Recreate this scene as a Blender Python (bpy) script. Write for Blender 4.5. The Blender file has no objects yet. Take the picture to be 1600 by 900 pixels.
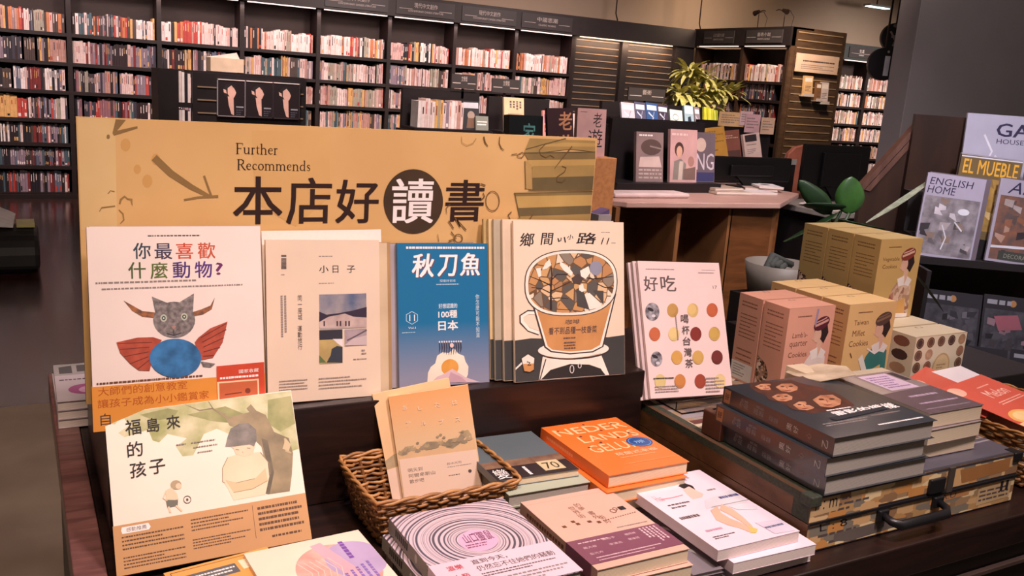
import bpy, math, random, numpy as np
from mathutils import Matrix, Vector
random.seed(7)
SC = bpy.context.scene
COL = SC.collection

# ------------------------------------------------------------------ camera
FPX = 1406.5
P_, R_, TH = map(math.radians, (12.67, 4.10, 29.43))
def cam_rot():
    cp, sp = math.cos(P_), math.sin(P_); c, s = math.cos(TH), math.sin(TH)
    fw = np.array([s*cp, c*cp, -sp]); rt = np.array([c, -s, 0]); dn = np.cross(fw, rt)
    cr, sr = math.cos(R_), math.sin(R_)
    return np.array([cr*rt-sr*dn, sr*rt+cr*dn, fw])
CR = cam_rot(); C0 = np.array([0, 0, 1.45])
cd = bpy.data.cameras.new('camera'); cam = bpy.data.objects.new('camera', cd); COL.objects.link(cam)
cd.sensor_width = 36; cd.lens = FPX/1600*36; cd.clip_start = .05; cd.clip_end = 60
m = Matrix.Identity(4)
for i in range(3):
    m[i][0] = CR[0][i]; m[i][1] = -CR[1][i]; m[i][2] = -CR[2][i]; m[i][3] = C0[i]
cam.matrix_world = m; SC.camera = cam
def pj(P):
    q = (np.asarray(P, float)-C0)@CR.T
    return np.stack([800+FPX*q[:, 0]/q[:, 2], 450+FPX*q[:, 1]/q[:, 2]], 1)

# ------------------------------------------------------------------ light and exposure
SC.view_settings.view_transform = 'Standard'; SC.view_settings.look = 'None'
SC.view_settings.exposure = 0.0; SC.view_settings.gamma = 1.0; SC.view_settings.use_curve_mapping = False
W = bpy.data.worlds.new('world'); SC.world = W; W.use_nodes = True
W.node_tree.nodes['Background'].inputs[0].default_value = (1.0, .80, .70, 1)
W.node_tree.nodes['Background'].inputs[1].default_value = .09
def area(name, loc, size, power, col, target=None, sy=None, spread=None):
    l = bpy.data.lights.new(name, 'AREA'); l.energy = power; l.color = col; l.size = size
    if sy: l.shape = 'RECTANGLE'; l.size_y = sy
    if spread: l.spread = math.radians(spread)
    o = bpy.data.objects.new(name, l); COL.objects.link(o); o.location = loc
    if target is not None:
        o.rotation_euler = (Vector(target)-Vector(loc)).to_track_quat('-Z', 'Y').to_euler()
    return o
WARM = (1.0, .79, .65)
PINK = (1.0, .81, .76)
area('ceiling_or_fill_spot', (0.0, 0.0, 3.3), .3, 9, WARM, (.30, 1.3, .9), spread=70)
area('ceiling_or_fill_spot', (1.0, -0.1, 3.3), .3, 12, (.98, .82, .87), (.95, 1.0, .9), spread=70)
area('ceiling_or_fill_spot', (2.3, 0.6, 3.3), .3, 5, WARM, (1.6, 1.3, .9), spread=80)
area('ceiling_or_fill_spot', (2.4, 1.9, 3.3), .35, 17, PINK, (2.9, 3.5, 1.0), spread=80)
area('ceiling_or_fill_spot', (1.8, .5, 3.3), .3, 11, (.92, .88, 1.0), (3.1, 2.1, 1.0), spread=60)  # added cool fill, brightens the wrapped magazines on the right rack
area('ceiling_or_fill_spot', (4.6, 3.6, 3.3), .4, 42, WARM, (4.9, 6.0, 1.3), spread=80)
area('ceiling_or_fill_spot', (.9, 4.6, 3.3), .3, 9, PINK, (1.4, 6.0, 1.3), spread=50)  # added fill for the framed portraits and the cream box
area('ceiling_or_fill_spot', (2.6, 4.7, 3.3), .3, 14, PINK, (3.0, 5.9, 1.2), spread=60)  # added fill, lifts the books on the two middle racks
area('ceiling_or_fill_spot', (3.4, 1.0, 3.3), .4, 9, (1, .9, .86), (5.4, 3.75, 1.6), spread=110)  # added wash, lightens the column faces
area('ceiling_or_fill_spot', (-1.2, 2.6, 3.3), .4, 30, WARM, (-1.0, 4.5, 0), spread=110)
for x in (-.6, 1.6, 3.8, 6.0):
    area('ceiling_wash_light', (x, 7.4, 3.3), .5, 26, (1.0, .78, .74), (x+.3, 10.2, 1.1), spread=80)
area('cornice_strip_light', (3.0, 10.16, 2.09), 6.8, 22, (1, .74, .68), (3.0, 10.25, 1.2), sy=.04)
area('cornice_strip_light', (7.3, 10.12, 2.09), 1.5, 10, (1, .66, .45), (7.3, 10.36, 1.7), sy=.04)
area('wall_wash_light', (8.6, 9.5, 2.65), .3, 14, (1, .72, .50), (9.3, 11.2, 3.1))
area('ceiling_wash_light', (12.0, 7.8, 2.75), .5, 34, (1, .82, .75), (12.0, 10.2, 1.2), spread=90)
area('ceiling_wash_light', (7.6, 7.2, 3.3), .4, 26, WARM, (8.6, 9.3, 1.2), spread=80)

# ------------------------------------------------------------------ materials
MATS = {}
def lin(h):
    h = h.lstrip('#'); v = [int(h[i:i+2], 16)/255 for i in (0, 2, 4)]
    return tuple(c/12.92 if c <= .04045 else ((c+.055)/1.055)**2.4 for c in v)
def M(hexc, rough=.6, kind='noise', amt=.12, scale=12, metal=0, coat=0, hex2=None, bump=0, emit=0, **kw):
    key = (hexc, rough, kind, amt, scale, metal, coat, hex2, bump, emit, tuple(sorted(kw.items())))
    if key in MATS: return MATS[key]
    mt = bpy.data.materials.new('%s_%s' % (kind, hexc.strip('#'))); mt.use_nodes = True
    nt = mt.node_tree; N = nt.nodes; L = nt.links; b = N['Principled BSDF']
    c = lin(hexc); c2 = lin(hex2) if hex2 else tuple(x*(1-amt) for x in c); c1 = c if hex2 else tuple(min(1, x*(1+amt*.5)) for x in c)
    b.inputs['Roughness'].default_value = rough; b.inputs['Metallic'].default_value = metal
    b.inputs['Coat Weight'].default_value = coat; b.inputs['Coat Roughness'].default_value = .12
    if emit:
        b.inputs['Emission Color'].default_value = (*c, 1); b.inputs['Emission Strength'].default_value = emit
    tc = N.new('ShaderNodeTexCoord'); mp = N.new('ShaderNodeMapping'); L.new(tc.outputs['Object'], mp.inputs[0])
    rp = N.new('ShaderNodeValToRGB'); rp.color_ramp.elements[0].color = (*c2, 1); rp.color_ramp.elements[1].color = (*c1, 1)
    e = rp.color_ramp.elements
    if kind == 'noise':
        t = N.new('ShaderNodeTexNoise'); t.inputs['Scale'].default_value = scale; t.inputs['Detail'].default_value = 4
        L.new(mp.outputs[0], t.inputs[0]); src = t.outputs[0]; e[0].position = .35; e[1].position = .65
    elif kind == 'wood':
        mp.inputs['Scale'].default_value = kw.get('sc', (1, 14, 14))
        t = N.new('ShaderNodeTexNoise'); t.inputs['Scale'].default_value = scale; t.inputs['Detail'].default_value = 6; t.inputs['Distortion'].default_value = .6
        L.new(mp.outputs[0], t.inputs[0]); src = t.outputs[0]; e[0].position = .3; e[1].position = .7
    elif kind == 'pages':
        t = N.new('ShaderNodeTexWave'); t.inputs['Scale'].default_value = 160; t.bands_direction = 'Y'; t.inputs['Distortion'].default_value = 1.5
        L.new(mp.outputs[0], t.inputs[0]); src = t.outputs[1]
    elif kind == 'grad':   # printed vertical blend, z0..z1 in object space
        s = N.new('ShaderNodeSeparateXYZ'); L.new(mp.outputs[0], s.inputs[0])
        r = N.new('ShaderNodeMapRange'); r.inputs[1].default_value = kw['z0']; r.inputs[2].default_value = kw['z1']
        L.new(s.outputs[2], r.inputs[0]); src = r.outputs[0]
    elif kind == 'rings':
        mp.inputs['Location'].default_value = tuple(-x for x in kw['c'])
        n = N.new('ShaderNodeTexNoise'); n.inputs['Scale'].default_value = 9
        L.new(mp.outputs[0], n.inputs[0])
        ln = N.new('ShaderNodeVectorMath'); ln.operation = 'LENGTH'; L.new(mp.outputs[0], ln.inputs[0])
        ma = N.new('ShaderNodeMath'); ma.operation = 'MULTIPLY_ADD'; ma.inputs[1].default_value = .006; L.new(n.outputs[0], ma.inputs[0]); L.new(ln.outputs['Value'], ma.inputs[2])
        w1 = N.new('ShaderNodeTexNoise'); w1.noise_dimensions = '1D'; w1.inputs['Scale'].default_value = 260; w1.inputs['Detail'].default_value = 1
        L.new(ma.outputs[0], w1.inputs['W']); src = w1.outputs[0]
        e[0].position = .42; e[1].position = .52
    elif kind == 'mosaic':
        t = N.new('ShaderNodeTexVoronoi'); t.inputs['Scale'].default_value = scale; t.distance = kw.get('metric', 'EUCLIDEAN'); t.inputs['Randomness'].default_value = kw.get('rnd', 1.0); mp.inputs['Scale'].default_value = kw.get('sc', (1, 1, 1)); L.new(mp.outputs[0], t.inputs[0])
        s = N.new('ShaderNodeSeparateColor'); L.new(t.outputs['Color'], s.inputs[0]); src = s.outputs[0]
        rp.color_ramp.interpolation = 'CONSTANT'
        pal = kw['pal']; e[0].color = (*lin(pal[0]), 1); e[0].position = 0; e[1].color = (*lin(pal[-1]), 1); e[1].position = (len(pal)-1)/len(pal)
        for i, q in enumerate(pal[1:-1]):
            x = e.new((i+1)/len(pal)); x.color = (*lin(q), 1)
    elif kind == 'slats':
        s = N.new('ShaderNodeSeparateXYZ'); L.new(mp.outputs[0], s.inputs[0]); src = s.outputs[2]
    L.new(src, rp.inputs[0])
    if kind == 'noise' and bump or kind == 'wood':
        bp = N.new('ShaderNodeBump'); bp.inputs['Strength'].default_value = bump or .08; bp.inputs['Distance'].default_value = .01
        L.new(src, bp.inputs['Height']); L.new(bp.outputs[0], b.inputs['Normal'])
    out = rp.outputs[0]
    if kind == 'mosaic' and kw.get('edge'):
        t2 = N.new('ShaderNodeTexVoronoi'); t2.feature = 'DISTANCE_TO_EDGE'; t2.inputs['Scale'].default_value = scale; L.new(mp.outputs[0], t2.inputs[0])
        mx = N.new('ShaderNodeMixRGB'); lt = N.new('ShaderNodeMath'); lt.operation = 'LESS_THAN'; lt.inputs[1].default_value = .045
        L.new(t2.outputs[0], lt.inputs[0]); L.new(lt.outputs[0], mx.inputs[0]); L.new(out, mx.inputs[1]); mx.inputs[2].default_value = (*lin(kw['edge']), 1); out = mx.outputs[0]
    L.new(out, b.inputs['Base Color'])
    MATS[key] = mt; return mt

# ------------------------------------------------------------------ mesh builder
class MB:
    def __init__(s): s.v = []; s.f = []; s.m = []; s.mats = []
    def mi(s, mat):
        if mat not in s.mats: s.mats.append(mat)
        return s.mats.index(mat)
    def poly(s, pts, mat):
        n = len(s.v); s.v += [tuple(map(float, p)) for p in pts]; s.f.append(tuple(range(n, n+len(pts)))); s.m.append(s.mi(mat))
    def mesh(s, vs, fs, mat):
        n = len(s.v); s.v += [tuple(map(float, p)) for p in vs]; k = s.mi(mat)
        for f in fs: s.f.append(tuple(n+i for i in f)); s.m.append(k)
    def box(s, x0, x1, y0, y1, z0, z1, mat, T=None):
        vs = [(x, y, z) for x in (x0, x1) for y in (y0, y1) for z in (z0, z1)]
        if T: vs = [T(*v) for v in vs]
        s.mesh(vs, [(0, 1, 3, 2), (4, 6, 7, 5), (0, 4, 5, 1), (2, 3, 7, 6), (0, 2, 6, 4), (1, 5, 7, 3)], mat)
        return s
    def prism(s, pts, d, mat):   # closed polygon extruded by vector d
        n = len(pts); q = [tuple(a+b for a, b in zip(p, d)) for p in pts]
        s.mesh(list(pts)+q, [tuple(range(n))[::-1], tuple(range(n, 2*n))]+[(i, (i+1) % n, n+(i+1) % n, n+i) for i in range(n)], mat)
        return s
    def tube(s, pts, r, mat, n=8, closed=False):
        pts = [Vector(p) for p in pts]; K = len(pts); vs = []
        up = Vector((0, 0, 1))
        for i, p in enumerate(pts):
            a = pts[i-1] if (i or closed) else p; b = pts[(i+1) % K] if (i < K-1 or closed) else p
            t = (b-a).normalized(); x = t.cross(up)
            if x.length < 1e-3: x = t.cross(Vector((0, 1, 0)))
            x.normalize(); y = t.cross(x); rr = r[i] if isinstance(r, (list, tuple)) else r
            vs += [tuple(p+(x*math.cos(2*math.pi*j/n)+y*math.sin(2*math.pi*j/n))*rr) for j in range(n)]
        fs = []
        for i in range(K if closed else K-1):
            for j in range(n):
                fs.append((i*n+j, i*n+(j+1) % n, ((i+1) % K)*n+(j+1) % n, ((i+1) % K)*n+j))
        if not closed: fs += [tuple(range(n))[::-1], tuple(range((K-1)*n, K*n))]
        s.mesh(vs, fs, mat); return s
    def lathe(s, prof, mat, c=(0, 0), n=28):
        vs = []; 
        for r, z in prof: vs += [(c[0]+r*math.cos(2*math.pi*j/n), c[1]+r*math.sin(2*math.pi*j/n), z) for j in range(n)]
        fs = [(i*n+j, i*n+(j+1) % n, (i+1)*n+(j+1) % n, (i+1)*n+j) for i in range(len(prof)-1) for j in range(n)]
        s.mesh(vs, fs, mat); return s
    def build(s, name, parent=None, smooth=False, bevel=0, mw=None):
        me = bpy.data.meshes.new(name); me.from_pydata(s.v, [], s.f)
        for mt in s.mats: me.materials.append(mt)
        me.polygons.foreach_set('material_index', s.m)
        if smooth: me.polygons.foreach_set('use_smooth', [True]*len(s.f))
        me.update(); o = bpy.data.objects.new(name, me); COL.objects.link(o)
        if parent: o.parent = parent
        if mw is not None: o.matrix_world = mw
        if bevel:
            b = o.modifiers.new('bevel', 'BEVEL'); b.width = bevel; b.segments = 2; b.limit_method = 'ANGLE'
        return o
def tag(o, label=None, cat=None, group=None, kind=None):
    for k, v in (('label', label), ('category', cat), ('group', group), ('kind', kind)):
        if v: o[k] = v
    return o
def empty(name, label, cat, group=None, mw=None, loc=None):
    o = bpy.data.objects.new(name, None); COL.objects.link(o); o.empty_display_size = .05
    if mw is not None: o.matrix_world = mw
    if loc is not None: o.location = loc
    return tag(o, label, cat, group)
def struct(name, mb, bevel=0): return tag(mb.build(name, bevel=bevel), kind='structure')
def copy_thing(o, mw, label, group=None):
    c = o.copy(); COL.objects.link(c); c.matrix_world = mw; c['label'] = label
    if group: c['group'] = group
    for ch in o.children:
        d = ch.copy(); COL.objects.link(d); d.parent = c
    return c

def pose(x, y, z, yaw=0, tilt=0, roll=0):   # tilt leans the top away, 90 = lying flat with the front up
    yaw, tilt, roll = map(math.radians, (yaw, tilt, roll))
    R = Matrix.Rotation(yaw, 4, 'Z') @ Matrix.Rotation(-tilt, 4, 'X') @ Matrix.Rotation(roll, 4, 'Y')
    return Matrix.Translation((x, y, z)) @ R

# ------------------------------------------------------------------ printed artwork
_tc = {}
def text_mesh(s, bold=0, shear=0, space=1, align='LEFT'):
    key = (s, bold, shear, space, align)
    if key in _tc: return _tc[key]
    c = bpy.data.curves.new('t', 'FONT'); c.body = s; c.offset = bold; c.shear = shear; c.space_line = space; c.resolution_u = 2; c.align_x = align
    o = bpy.data.objects.new('t', c); me = bpy.data.meshes.new_from_object(o)
    v = [(p.co.x, p.co.y) for p in me.vertices]; f = [tuple(p.vertices) for p in me.polygons]
    bpy.data.objects.remove(o); bpy.data.meshes.remove(me); bpy.data.curves.remove(c)
    a = np.array(v) if v else np.zeros((1, 2)); lo = a.min(0); hi = a.max(0)
    a = (a-lo)/np.maximum(hi-lo, 1e-6); a[:, 1] = 1-a[:, 1]
    _tc[key] = (a, f); return _tc[key]
def homog(src, dst):
    A = []; b = []
    for (x, y), (u, v) in zip(src, dst):
        A.append([x, y, 1, 0, 0, 0, -u*x, -u*y]); b.append(u)
        A.append([0, 0, 0, x, y, 1, -v*x, -v*y]); b.append(v)
    h = np.linalg.solve(np.array(A, float), np.array(b, float)); return np.append(h, 1).reshape(3, 3)
class Art:
    """printed shapes on a flat face. O top-left corner, U across, V down (vectors spanning the face), N outward.
    quad: the face's corners in the measuring frame (TL TR BR BL); crop: scale and origin of the measuring crop."""
    def __init__(s, mb, O, U, V, N, quad=None, crop=(1, 0, 0), lay=1):
        s.mb = mb; s.O, s.U, s.V, s.N = (np.array(q, float) for q in (O, U, V, N)); s.crop = crop; s.lay = lay
        s.H = homog(quad, [(0, 0), (1, 0), (1, 1), (0, 1)]) if quad is not None else None
        s.eps = .00003
    def uv(s, x, y):
        if s.H is None: return (x, y)
        k, ox, oy = s.crop; q = s.H@np.array([ox+x/k, oy+y/k, 1]); return (q[0]/q[2], q[1]/q[2])
    def P(s, u, v, l): return s.O+s.U*min(max(u, .002), .998)+s.V*min(max(v, .002), .998)+s.N*s.eps*l
    def up(s):
        s.lay += 1
    def poly(s, pts, mat):
        s.mb.poly([s.P(*s.uv(*p), s.lay) for p in pts], mat); s.up()
    def cbox(s, x0, y0, x1, y1):
        if s.H is None: return x0, y0, x1, y1
        cx, cy = (x0+x1)/2, (y0+y1)/2; c = s.uv(cx, cy); du = abs(s.uv(x1, cy)[0]-s.uv(x0, cy)[0])/2; dv = abs(s.uv(cx, y1)[1]-s.uv(cx, y0)[1])/2
        return c[0]-du, c[1]-dv, c[0]+du, c[1]+dv
    def rect(s, x0, y0, x1, y1, mat):
        (a, b), (c, d) = s.uv(x0, y0), s.uv(x1, y1)
        s.mb.poly([s.P(u, v, s.lay) for u, v in ((a, d), (c, d), (c, b), (a, b))], mat); s.up()
    def ell(s, cx, cy, rx, ry, mat, n=24, a0=0, a1=360, rot=0):
        r = math.radians(rot); pts = []
        for i in range(n):
            t = math.radians(a0+(a1-a0)*i/(n if a1-a0 >= 360 else n-1)); x, y = rx*math.cos(t), ry*math.sin(t)
            pts.append((cx+x*math.cos(r)-y*math.sin(r), cy+x*math.sin(r)+y*math.cos(r)))
        s.poly(pts, mat)
    def ring(s, cx, cy, rx, ry, w, mat, n=32): s.line([(cx+rx*math.cos(2*math.pi*i/n), cy+ry*math.sin(2*math.pi*i/n)) for i in range(n+1)], w, mat)
    def line(s, pts, w, mat):
        pts = np.array(pts, float); K = len(pts); ws = w if isinstance(w, (list, tuple)) else [w]*K
        L = []; R = []
        for i in range(K):
            d = pts[min(i+1, K-1)]-pts[max(i-1, 0)]; d = d/(np.linalg.norm(d)+1e-9); n = np.array([-d[1], d[0]])*ws[i]/2
            L.append(pts[i]+n); R.append(pts[i]-n)
        vs = [s.P(*s.uv(*p), s.lay) for p in L+R]
        s.mb.mesh(vs, [(i, i+1, K+i+1, K+i) for i in range(K-1)], mat); s.up()
    def text(s, t, x0, y0, x1, y1, mat, bold=0, shear=0, space=1, align='LEFT'):
        a, f = text_mesh(t, 0, shear, space, align)
        u0, v0, u1, v1 = s.cbox(x0, y0, x1, y1)
        nl = max(1, len(t.split('\n'))); nc = max(len(q) for q in t.split('\n')); bx_ = bold*(u1-u0)/nc; by_ = bold*(v1-v0)/nl
        for i, (dx, dy) in enumerate(((0, 0), (-1, -.6), (1, .6), (-1, .6), (1, -.6)) if bold > 0 else ((0, 0),)):
            s.mb.mesh([s.P(u0+(u1-u0)*p[0]+dx*bx_, v0+(v1-v0)*p[1]+dy*by_, s.lay+i*.12) for p in a], [tuple(q) for q in f], mat)
        s.up()
    def vtext(s, t, x0, y0, x1, y1, mat, **k): s.text('\n'.join(t), x0, y0, x1, y1, mat, **k)
    def greek(s, x0, y0, x1, y1, rows, mat, fill=.55, seed=0, dash=.05):
        """lines of print too small to read: rows of short dashes"""
        rg = random.Random(seed+int(x0*7+y0)); (u0, v0, u1, v1) = s.cbox(x0, y0, x1, y1); vs = []; fs = []
        for r in range(rows):
            va = v0+(v1-v0)*(r+.5-fill/2*.8)/rows; vb = v0+(v1-v0)*(r+.5+fill/2*.8)/rows; u = u0; end = u1-(u1-u0)*rg.choice([0, 0, .1, .35])
            while u < end:
                w = (u1-u0)*dash*rg.uniform(.5, 1.6); w = min(w, end-u); n = len(vs)
                vs += [s.P(a, b, s.lay) for a, b in ((u, vb), (u+w, vb), (u+w, va), (u, va))]; fs.append((n, n+1, n+2, n+3)); u += w+(u1-u0)*dash*rg.uniform(.15, .4)
        s.mb.mesh(vs, fs, mat); s.up()
    def vgreek(s, x0, y0, x1, y1, cols, mat, seed=0, dash=.05, fill=.6):
        rg = random.Random(seed+int(x0*7+y0)); (u0, v0, u1, v1) = s.cbox(x0, y0, x1, y1); vs = []; fs = []
        for r in range(cols):
            ua = u0+(u1-u0)*(r+.5-fill/2)/cols; ub = u0+(u1-u0)*(r+.5+fill/2)/cols; v = v0; end = v1-(v1-v0)*rg.choice([0, .1, .3])
            while v < end:
                w = (v1-v0)*dash*rg.uniform(.6, 1.2); n = len(vs)
                vs += [s.P(a, b, s.lay) for a, b in ((ua, v+w), (ub, v+w), (ub, v), (ua, v))]; fs.append((n, n+1, n+2, n+3)); v += w+(v1-v0)*dash*.3
        s.mb.mesh(vs, fs, mat); s.up()

SERIF = {
 'F': (.62, [([(.15, 0), (.15, 1)], .13), ([(.03, 1), (.58, .99)], .05), ([(.57, 1), (.57, .8)], .04), ([(.15, .52), (.45, .52)], .05), ([(.45, .6), (.45, .44)], .03), ([(.03, .01), (.3, .01)], .04)]),
 'R': (.74, [([(.15, 0), (.15, 1)], .13), ([(.03, .99), (.38, .99), (.55, .88), (.55, .66), (.38, .52), (.15, .52)], [.05, .06, .12, .12, .06, .05]), ([(.35, .52), (.62, .06), (.76, .01)], [.1, .11, .05]), ([(.03, .01), (.28, .01)], .04)]),
 'u': (.62, [([(.0, .6), (.12, .6)], .04), ([(.12, .62), (.12, .15), (.2, .04), (.32, .05), (.46, .2)], [.11, .11, .09, .06, .04]), ([(.46, .62), (.46, 0)], .11), ([(.36, .6), (.46, .6)], .04), ([(.46, .02), (.58, .04)], .04)]),
 'r': (.40, [([(.13, .62), (.13, 0)], .11), ([(.02, .57), (.13, .6)], .04), ([(.13, .45), (.22, .59), (.34, .56)], [.04, .07, .11]), ([(.02, .01), (.26, .01)], .04)]),
 't': (.36, [([(.15, .8), (.15, .14), (.2, .03), (.32, .06)], [.05, .11, .09, .04]), ([(.02, .6), (.32, .6)], .045)]),
 'h': (.62, [([(.13, 1.02), (.13, 0)], .11), ([(.02, .97), (.13, 1)], .04), ([(.13, .45), (.26, .59), (.38, .59), (.47, .46), (.47, 0)], [.04, .07, .09, .11, .11]), ([(.02, .01), (.25, .01)], .04), ([(.36, .01), (.59, .01)], .04)]),
 'n': (.62, [([(.13, .62), (.13, 0)], .11), ([(.02, .57), (.13, .6)], .04), ([(.13, .45), (.26, .59), (.38, .59), (.47, .46), (.47, 0)], [.04, .07, .09, .11, .11]), ([(.02, .01), (.25, .01)], .04), ([(.36, .01), (.59, .01)], .04)]),
 'm': (.94, [([(.13, .62), (.13, 0)], .11), ([(.02, .57), (.13, .6)], .04), ([(.13, .45), (.24, .59), (.35, .59), (.45, .46), (.45, 0)], [.04, .07, .09, .11, .11]), ([(.45, .45), (.56, .59), (.68, .59), (.78, .46), (.78, 0)], [.04, .07, .09, .11, .11]), ([(.02, .01), (.25, .01)], .04), ([(.34, .01), (.56, .01)], .04), ([(.67, .01), (.9, .01)], .04)]),
 'e': (.50, [([(.1, .37), (.42, .37)], .04), ([(.42, .37), (.39, .53), (.26, .61), (.12, .5), (.09, .3), (.15, .12), (.28, .04), (.44, .13)], [.05, .07, .05, .1, .12, .11, .07, .03]) ]),
 'c': (.49, [([(.41, .47), (.28, .6), (.13, .5), (.09, .3), (.15, .12), (.28, .04), (.43, .13)], [.09, .05, .1, .12, .11, .07, .03])]),
 'o': (.57, [([(.28, .61), (.13, .52), (.08, .31), (.13, .1), (.28, .01), (.43, .1), (.48, .31), (.43, .52), (.28, .61)], [.05, .1, .12, .1, .05, .1, .12, .1, .05])]),
 'd': (.60, [([(.46, 1.02), (.46, 0)], .11), ([(.35, .97), (.46, 1)], .04), ([(.46, .5), (.3, .6), (.14, .5), (.09, .3), (.14, .1), (.27, .03), (.46, .15)], [.04, .05, .1, .12, .11, .07, .04]), ([(.46, .02), (.57, .03)], .04)]),
 's': (.42, [([(.34, .47), (.28, .59), (.15, .57), (.1, .46), (.2, .34), (.32, .24), (.33, .1), (.2, .02), (.08, .12)], [.04, .05, .07, .09, .1, .1, .08, .05, .04])]) }
def serif(A, t, u0, v0, u1, v1, mat):
    W = sum(SERIF[c][0] for c in t); x = 0; k = (u1-u0)/W; vv = np.array(A.V); uu = np.array(A.U); ratio = np.linalg.norm(uu)*k/np.linalg.norm(vv)/(v1-v0)
    H, A.H = A.H, None
    for c in t:
        w, st = SERIF[c]
        for pts, wd in st:
            P = [np.array(p, float) for p in pts]; K = len(P); ws = wd if isinstance(wd, list) else [wd]*K; L = []; Q = []
            for i in range(K):
                d = P[min(i+1, K-1)]-P[max(i-1, 0)]; d = d/(np.linalg.norm(d)+1e-9); n = np.array([-d[1], d[0]])*ws[i]*.42; L.append(P[i]+n); Q.append(P[i]-n)
            vs = [A.P(u0+(x+p[0])*k, v1-(v1-v0)*p[1], A.lay) for p in L+Q]; A.mb.mesh(vs, [(i, i+1, K+i+1, K+i) for i in range(K-1)], mat)
        x += w
    A.up(); A.H = H

PAGE = M('#e6d2b4', .8, 'pages', hex2='#cdb592'); PAGEW = M('#ead9cf', .8, 'pages', hex2='#d0bcb2'); PAGEG = M('#b9aea0', .8, 'pages', hex2='#978b80')
INK = M('#241a1c', .7); INK2 = M('#5a4a48', .7); GREY = M('#8d7d78', .7); WHT = M('#efe4e0', .6, amt=.04)

class Book:
    """front face at y=0 facing -y, base centre at the origin, spine at x=-w/2, thickness towards +y"""
    def __init__(s, name, label, cat, w, h, t, mw, cover, pages=None, spine=None, group=None, quad='auto', crop=(1, 0, 0), inset=0, ct=.0008, back=None):
        s.w, s.h, s.t, s.ct = w, h, t, ct; s.root = empty(name, label, cat, group, mw=mw); s.mw = mw
        pages = pages or PAGE; spine = spine or cover
        s.c = MB(); c = s.c
        c.box(-w/2, w/2, 0, ct, 0, h, cover); c.box(-w/2, w/2, t-ct, t, 0, h, back or cover); c.box(-w/2, -w/2+ct, ct, t-ct, 0, h, spine)
        p = MB().box(-w/2+ct, w/2-inset-.0004, ct+.0001, t-ct-.0001, inset+.0004, h-inset-.0004, pages); s.pg = p.build('pages', s.root)
        if quad == 'auto':
            C = [mw@Vector(q) for q in ((-w/2, 0, h), (w/2, 0, h), (w/2, 0, 0), (-w/2, 0, 0))]; quad = pj([tuple(q) for q in C])
        s.front = Art(c, (-w/2, 0, h), (w, 0, 0), (0, 0, -h), (0, -1, 0), quad, crop)
        s.fu = Art(c, (-w/2, 0, h), (w, 0, 0), (0, 0, -h), (0, -1, 0))        # same face in 0..1 units
        s.sp = Art(c, (-w/2, t, h), (0, -t, 0), (0, 0, -h), (-1, 0, 0))
    def band(s, v0, v1, mat, quad='same', crop=None):
        """paper band around the cover from v0 to v1 (fractions of the height, from the top)"""
        b = MB(); z1 = s.h*(1-v0); z0 = s.h*(1-v1); e = .0006; g = .0004
        b.box(-s.w/2-e-g, s.w/2, -e-g, -g, z0, z1, mat); b.box(-s.w/2-e-g, -s.w/2-g, -g, s.t+g, z0, z1, mat)
        s.b = b; A = Art(b, (-s.w/2, -e-g, s.h), (s.w, 0, 0), (0, 0, -s.h), (0, -1, 0)); A.H = s.front.H; A.crop = s.front.crop
        return A
    def done(s, bevel=0, label=None):
        o = s.c.build('cover', s.root)
        if hasattr(s, 'b'): s.b.build('paper_band', o)
        return s.root

# ================================================================== room shell
BLK = M('#1c1514', .45, 'wood', hex2='#130d0c', scale=3, sc=(14, 1, 1)); BLKP = M('#211b1b', .5, amt=.2, scale=6)
DWOOD = M('#3a2218', .38, 'wood', hex2='#24130d', scale=3, sc=(2, 16, 16)); SHELFW = M('#200f0d', .5, 'wood', hex2='#140908', scale=3, sc=(2, 12, 12))
BACKW = M('#2a1a15', .7, 'wood', hex2='#1e120f', scale=2, sc=(3, 3, 10))
struct('floor', MB().box(-7, 14, 4.07, 13, -.05, 0, M('#3b1f18', .2, 'wood', hex2='#24110d', scale=2, sc=(9, 1, 1), coat=.1)))
struct('floor_tiles', MB().box(-7, 14, -3, 4.07, -.05, .002, M('#7d6c5e', .5, 'noise', hex2='#6b5b4f', scale=3)))
WALLM = M('#b09a86', .85, 'noise', amt=.04, scale=2)
struct('wall_back', MB().box(-7, 14.5, 10.75, 10.9, 0, 3.5, WALLM))
struct('ceiling', MB().box(-7, 14.5, 2.0, 10.9, 3.5, 3.6, M('#8d8078', .9, amt=.05)))
# dark column beside the magazine rack
struct('pillar', MB().box(4.75, 7.6, 3.75, 3.90, 0, 3.5, M('#8f8688', .7, amt=.06, scale=3)), bevel=.004)

def slat_panel(mb, x0, x1, y, z0, z1, n, wood, line):
    mb.box(x0, x1, y, y+.03, z0, z1, wood)
    for i in range(n):
        z = z0+(z1-z0)*(i+.6)/n
        mb.box(x0+.02, x1-.02, y-.006, y, z, z+.012, line)

# ---------------- back wall shelving
YW = 10.235; BX0 = .543; BP = .839; NB = 8; LV = [.06, .33, .56, .80, 1.08, 1.36, 1.643]
CASE = empty('bookcase', 'long black wall of bookshelves filled with books under a lettered cornice', 'bookcase', loc=(BX0-BP*2, YW, 0))
def inpar(o, par): o.parent = par; o.matrix_parent_inverse = par.matrix_world.inverted(); return o
def child(mb, name, par, world=True, **k):
    o = mb.build(name, **k)
    o.parent = par
    if world:
        bpy.context.view_layer.update() if False else None
        o.matrix_parent_inverse = par.matrix_basis.inverted()
    return o
def plate(n0, n1, tex, sub, x0, x1):
    pass
bx = [BX0+BP*(i-2) for i in range(NB+2)]          # dividers
child(MB().box(bx[0], bx[-1], YW+.27, YW+.29, 0, 2.33, BACKW), 'back_panel', CASE)
for x in bx: child(MB().box(x-.022, x+.022, YW-.012, YW+.27, 0, 2.12, SHELFW), 'divider', CASE)
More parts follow.
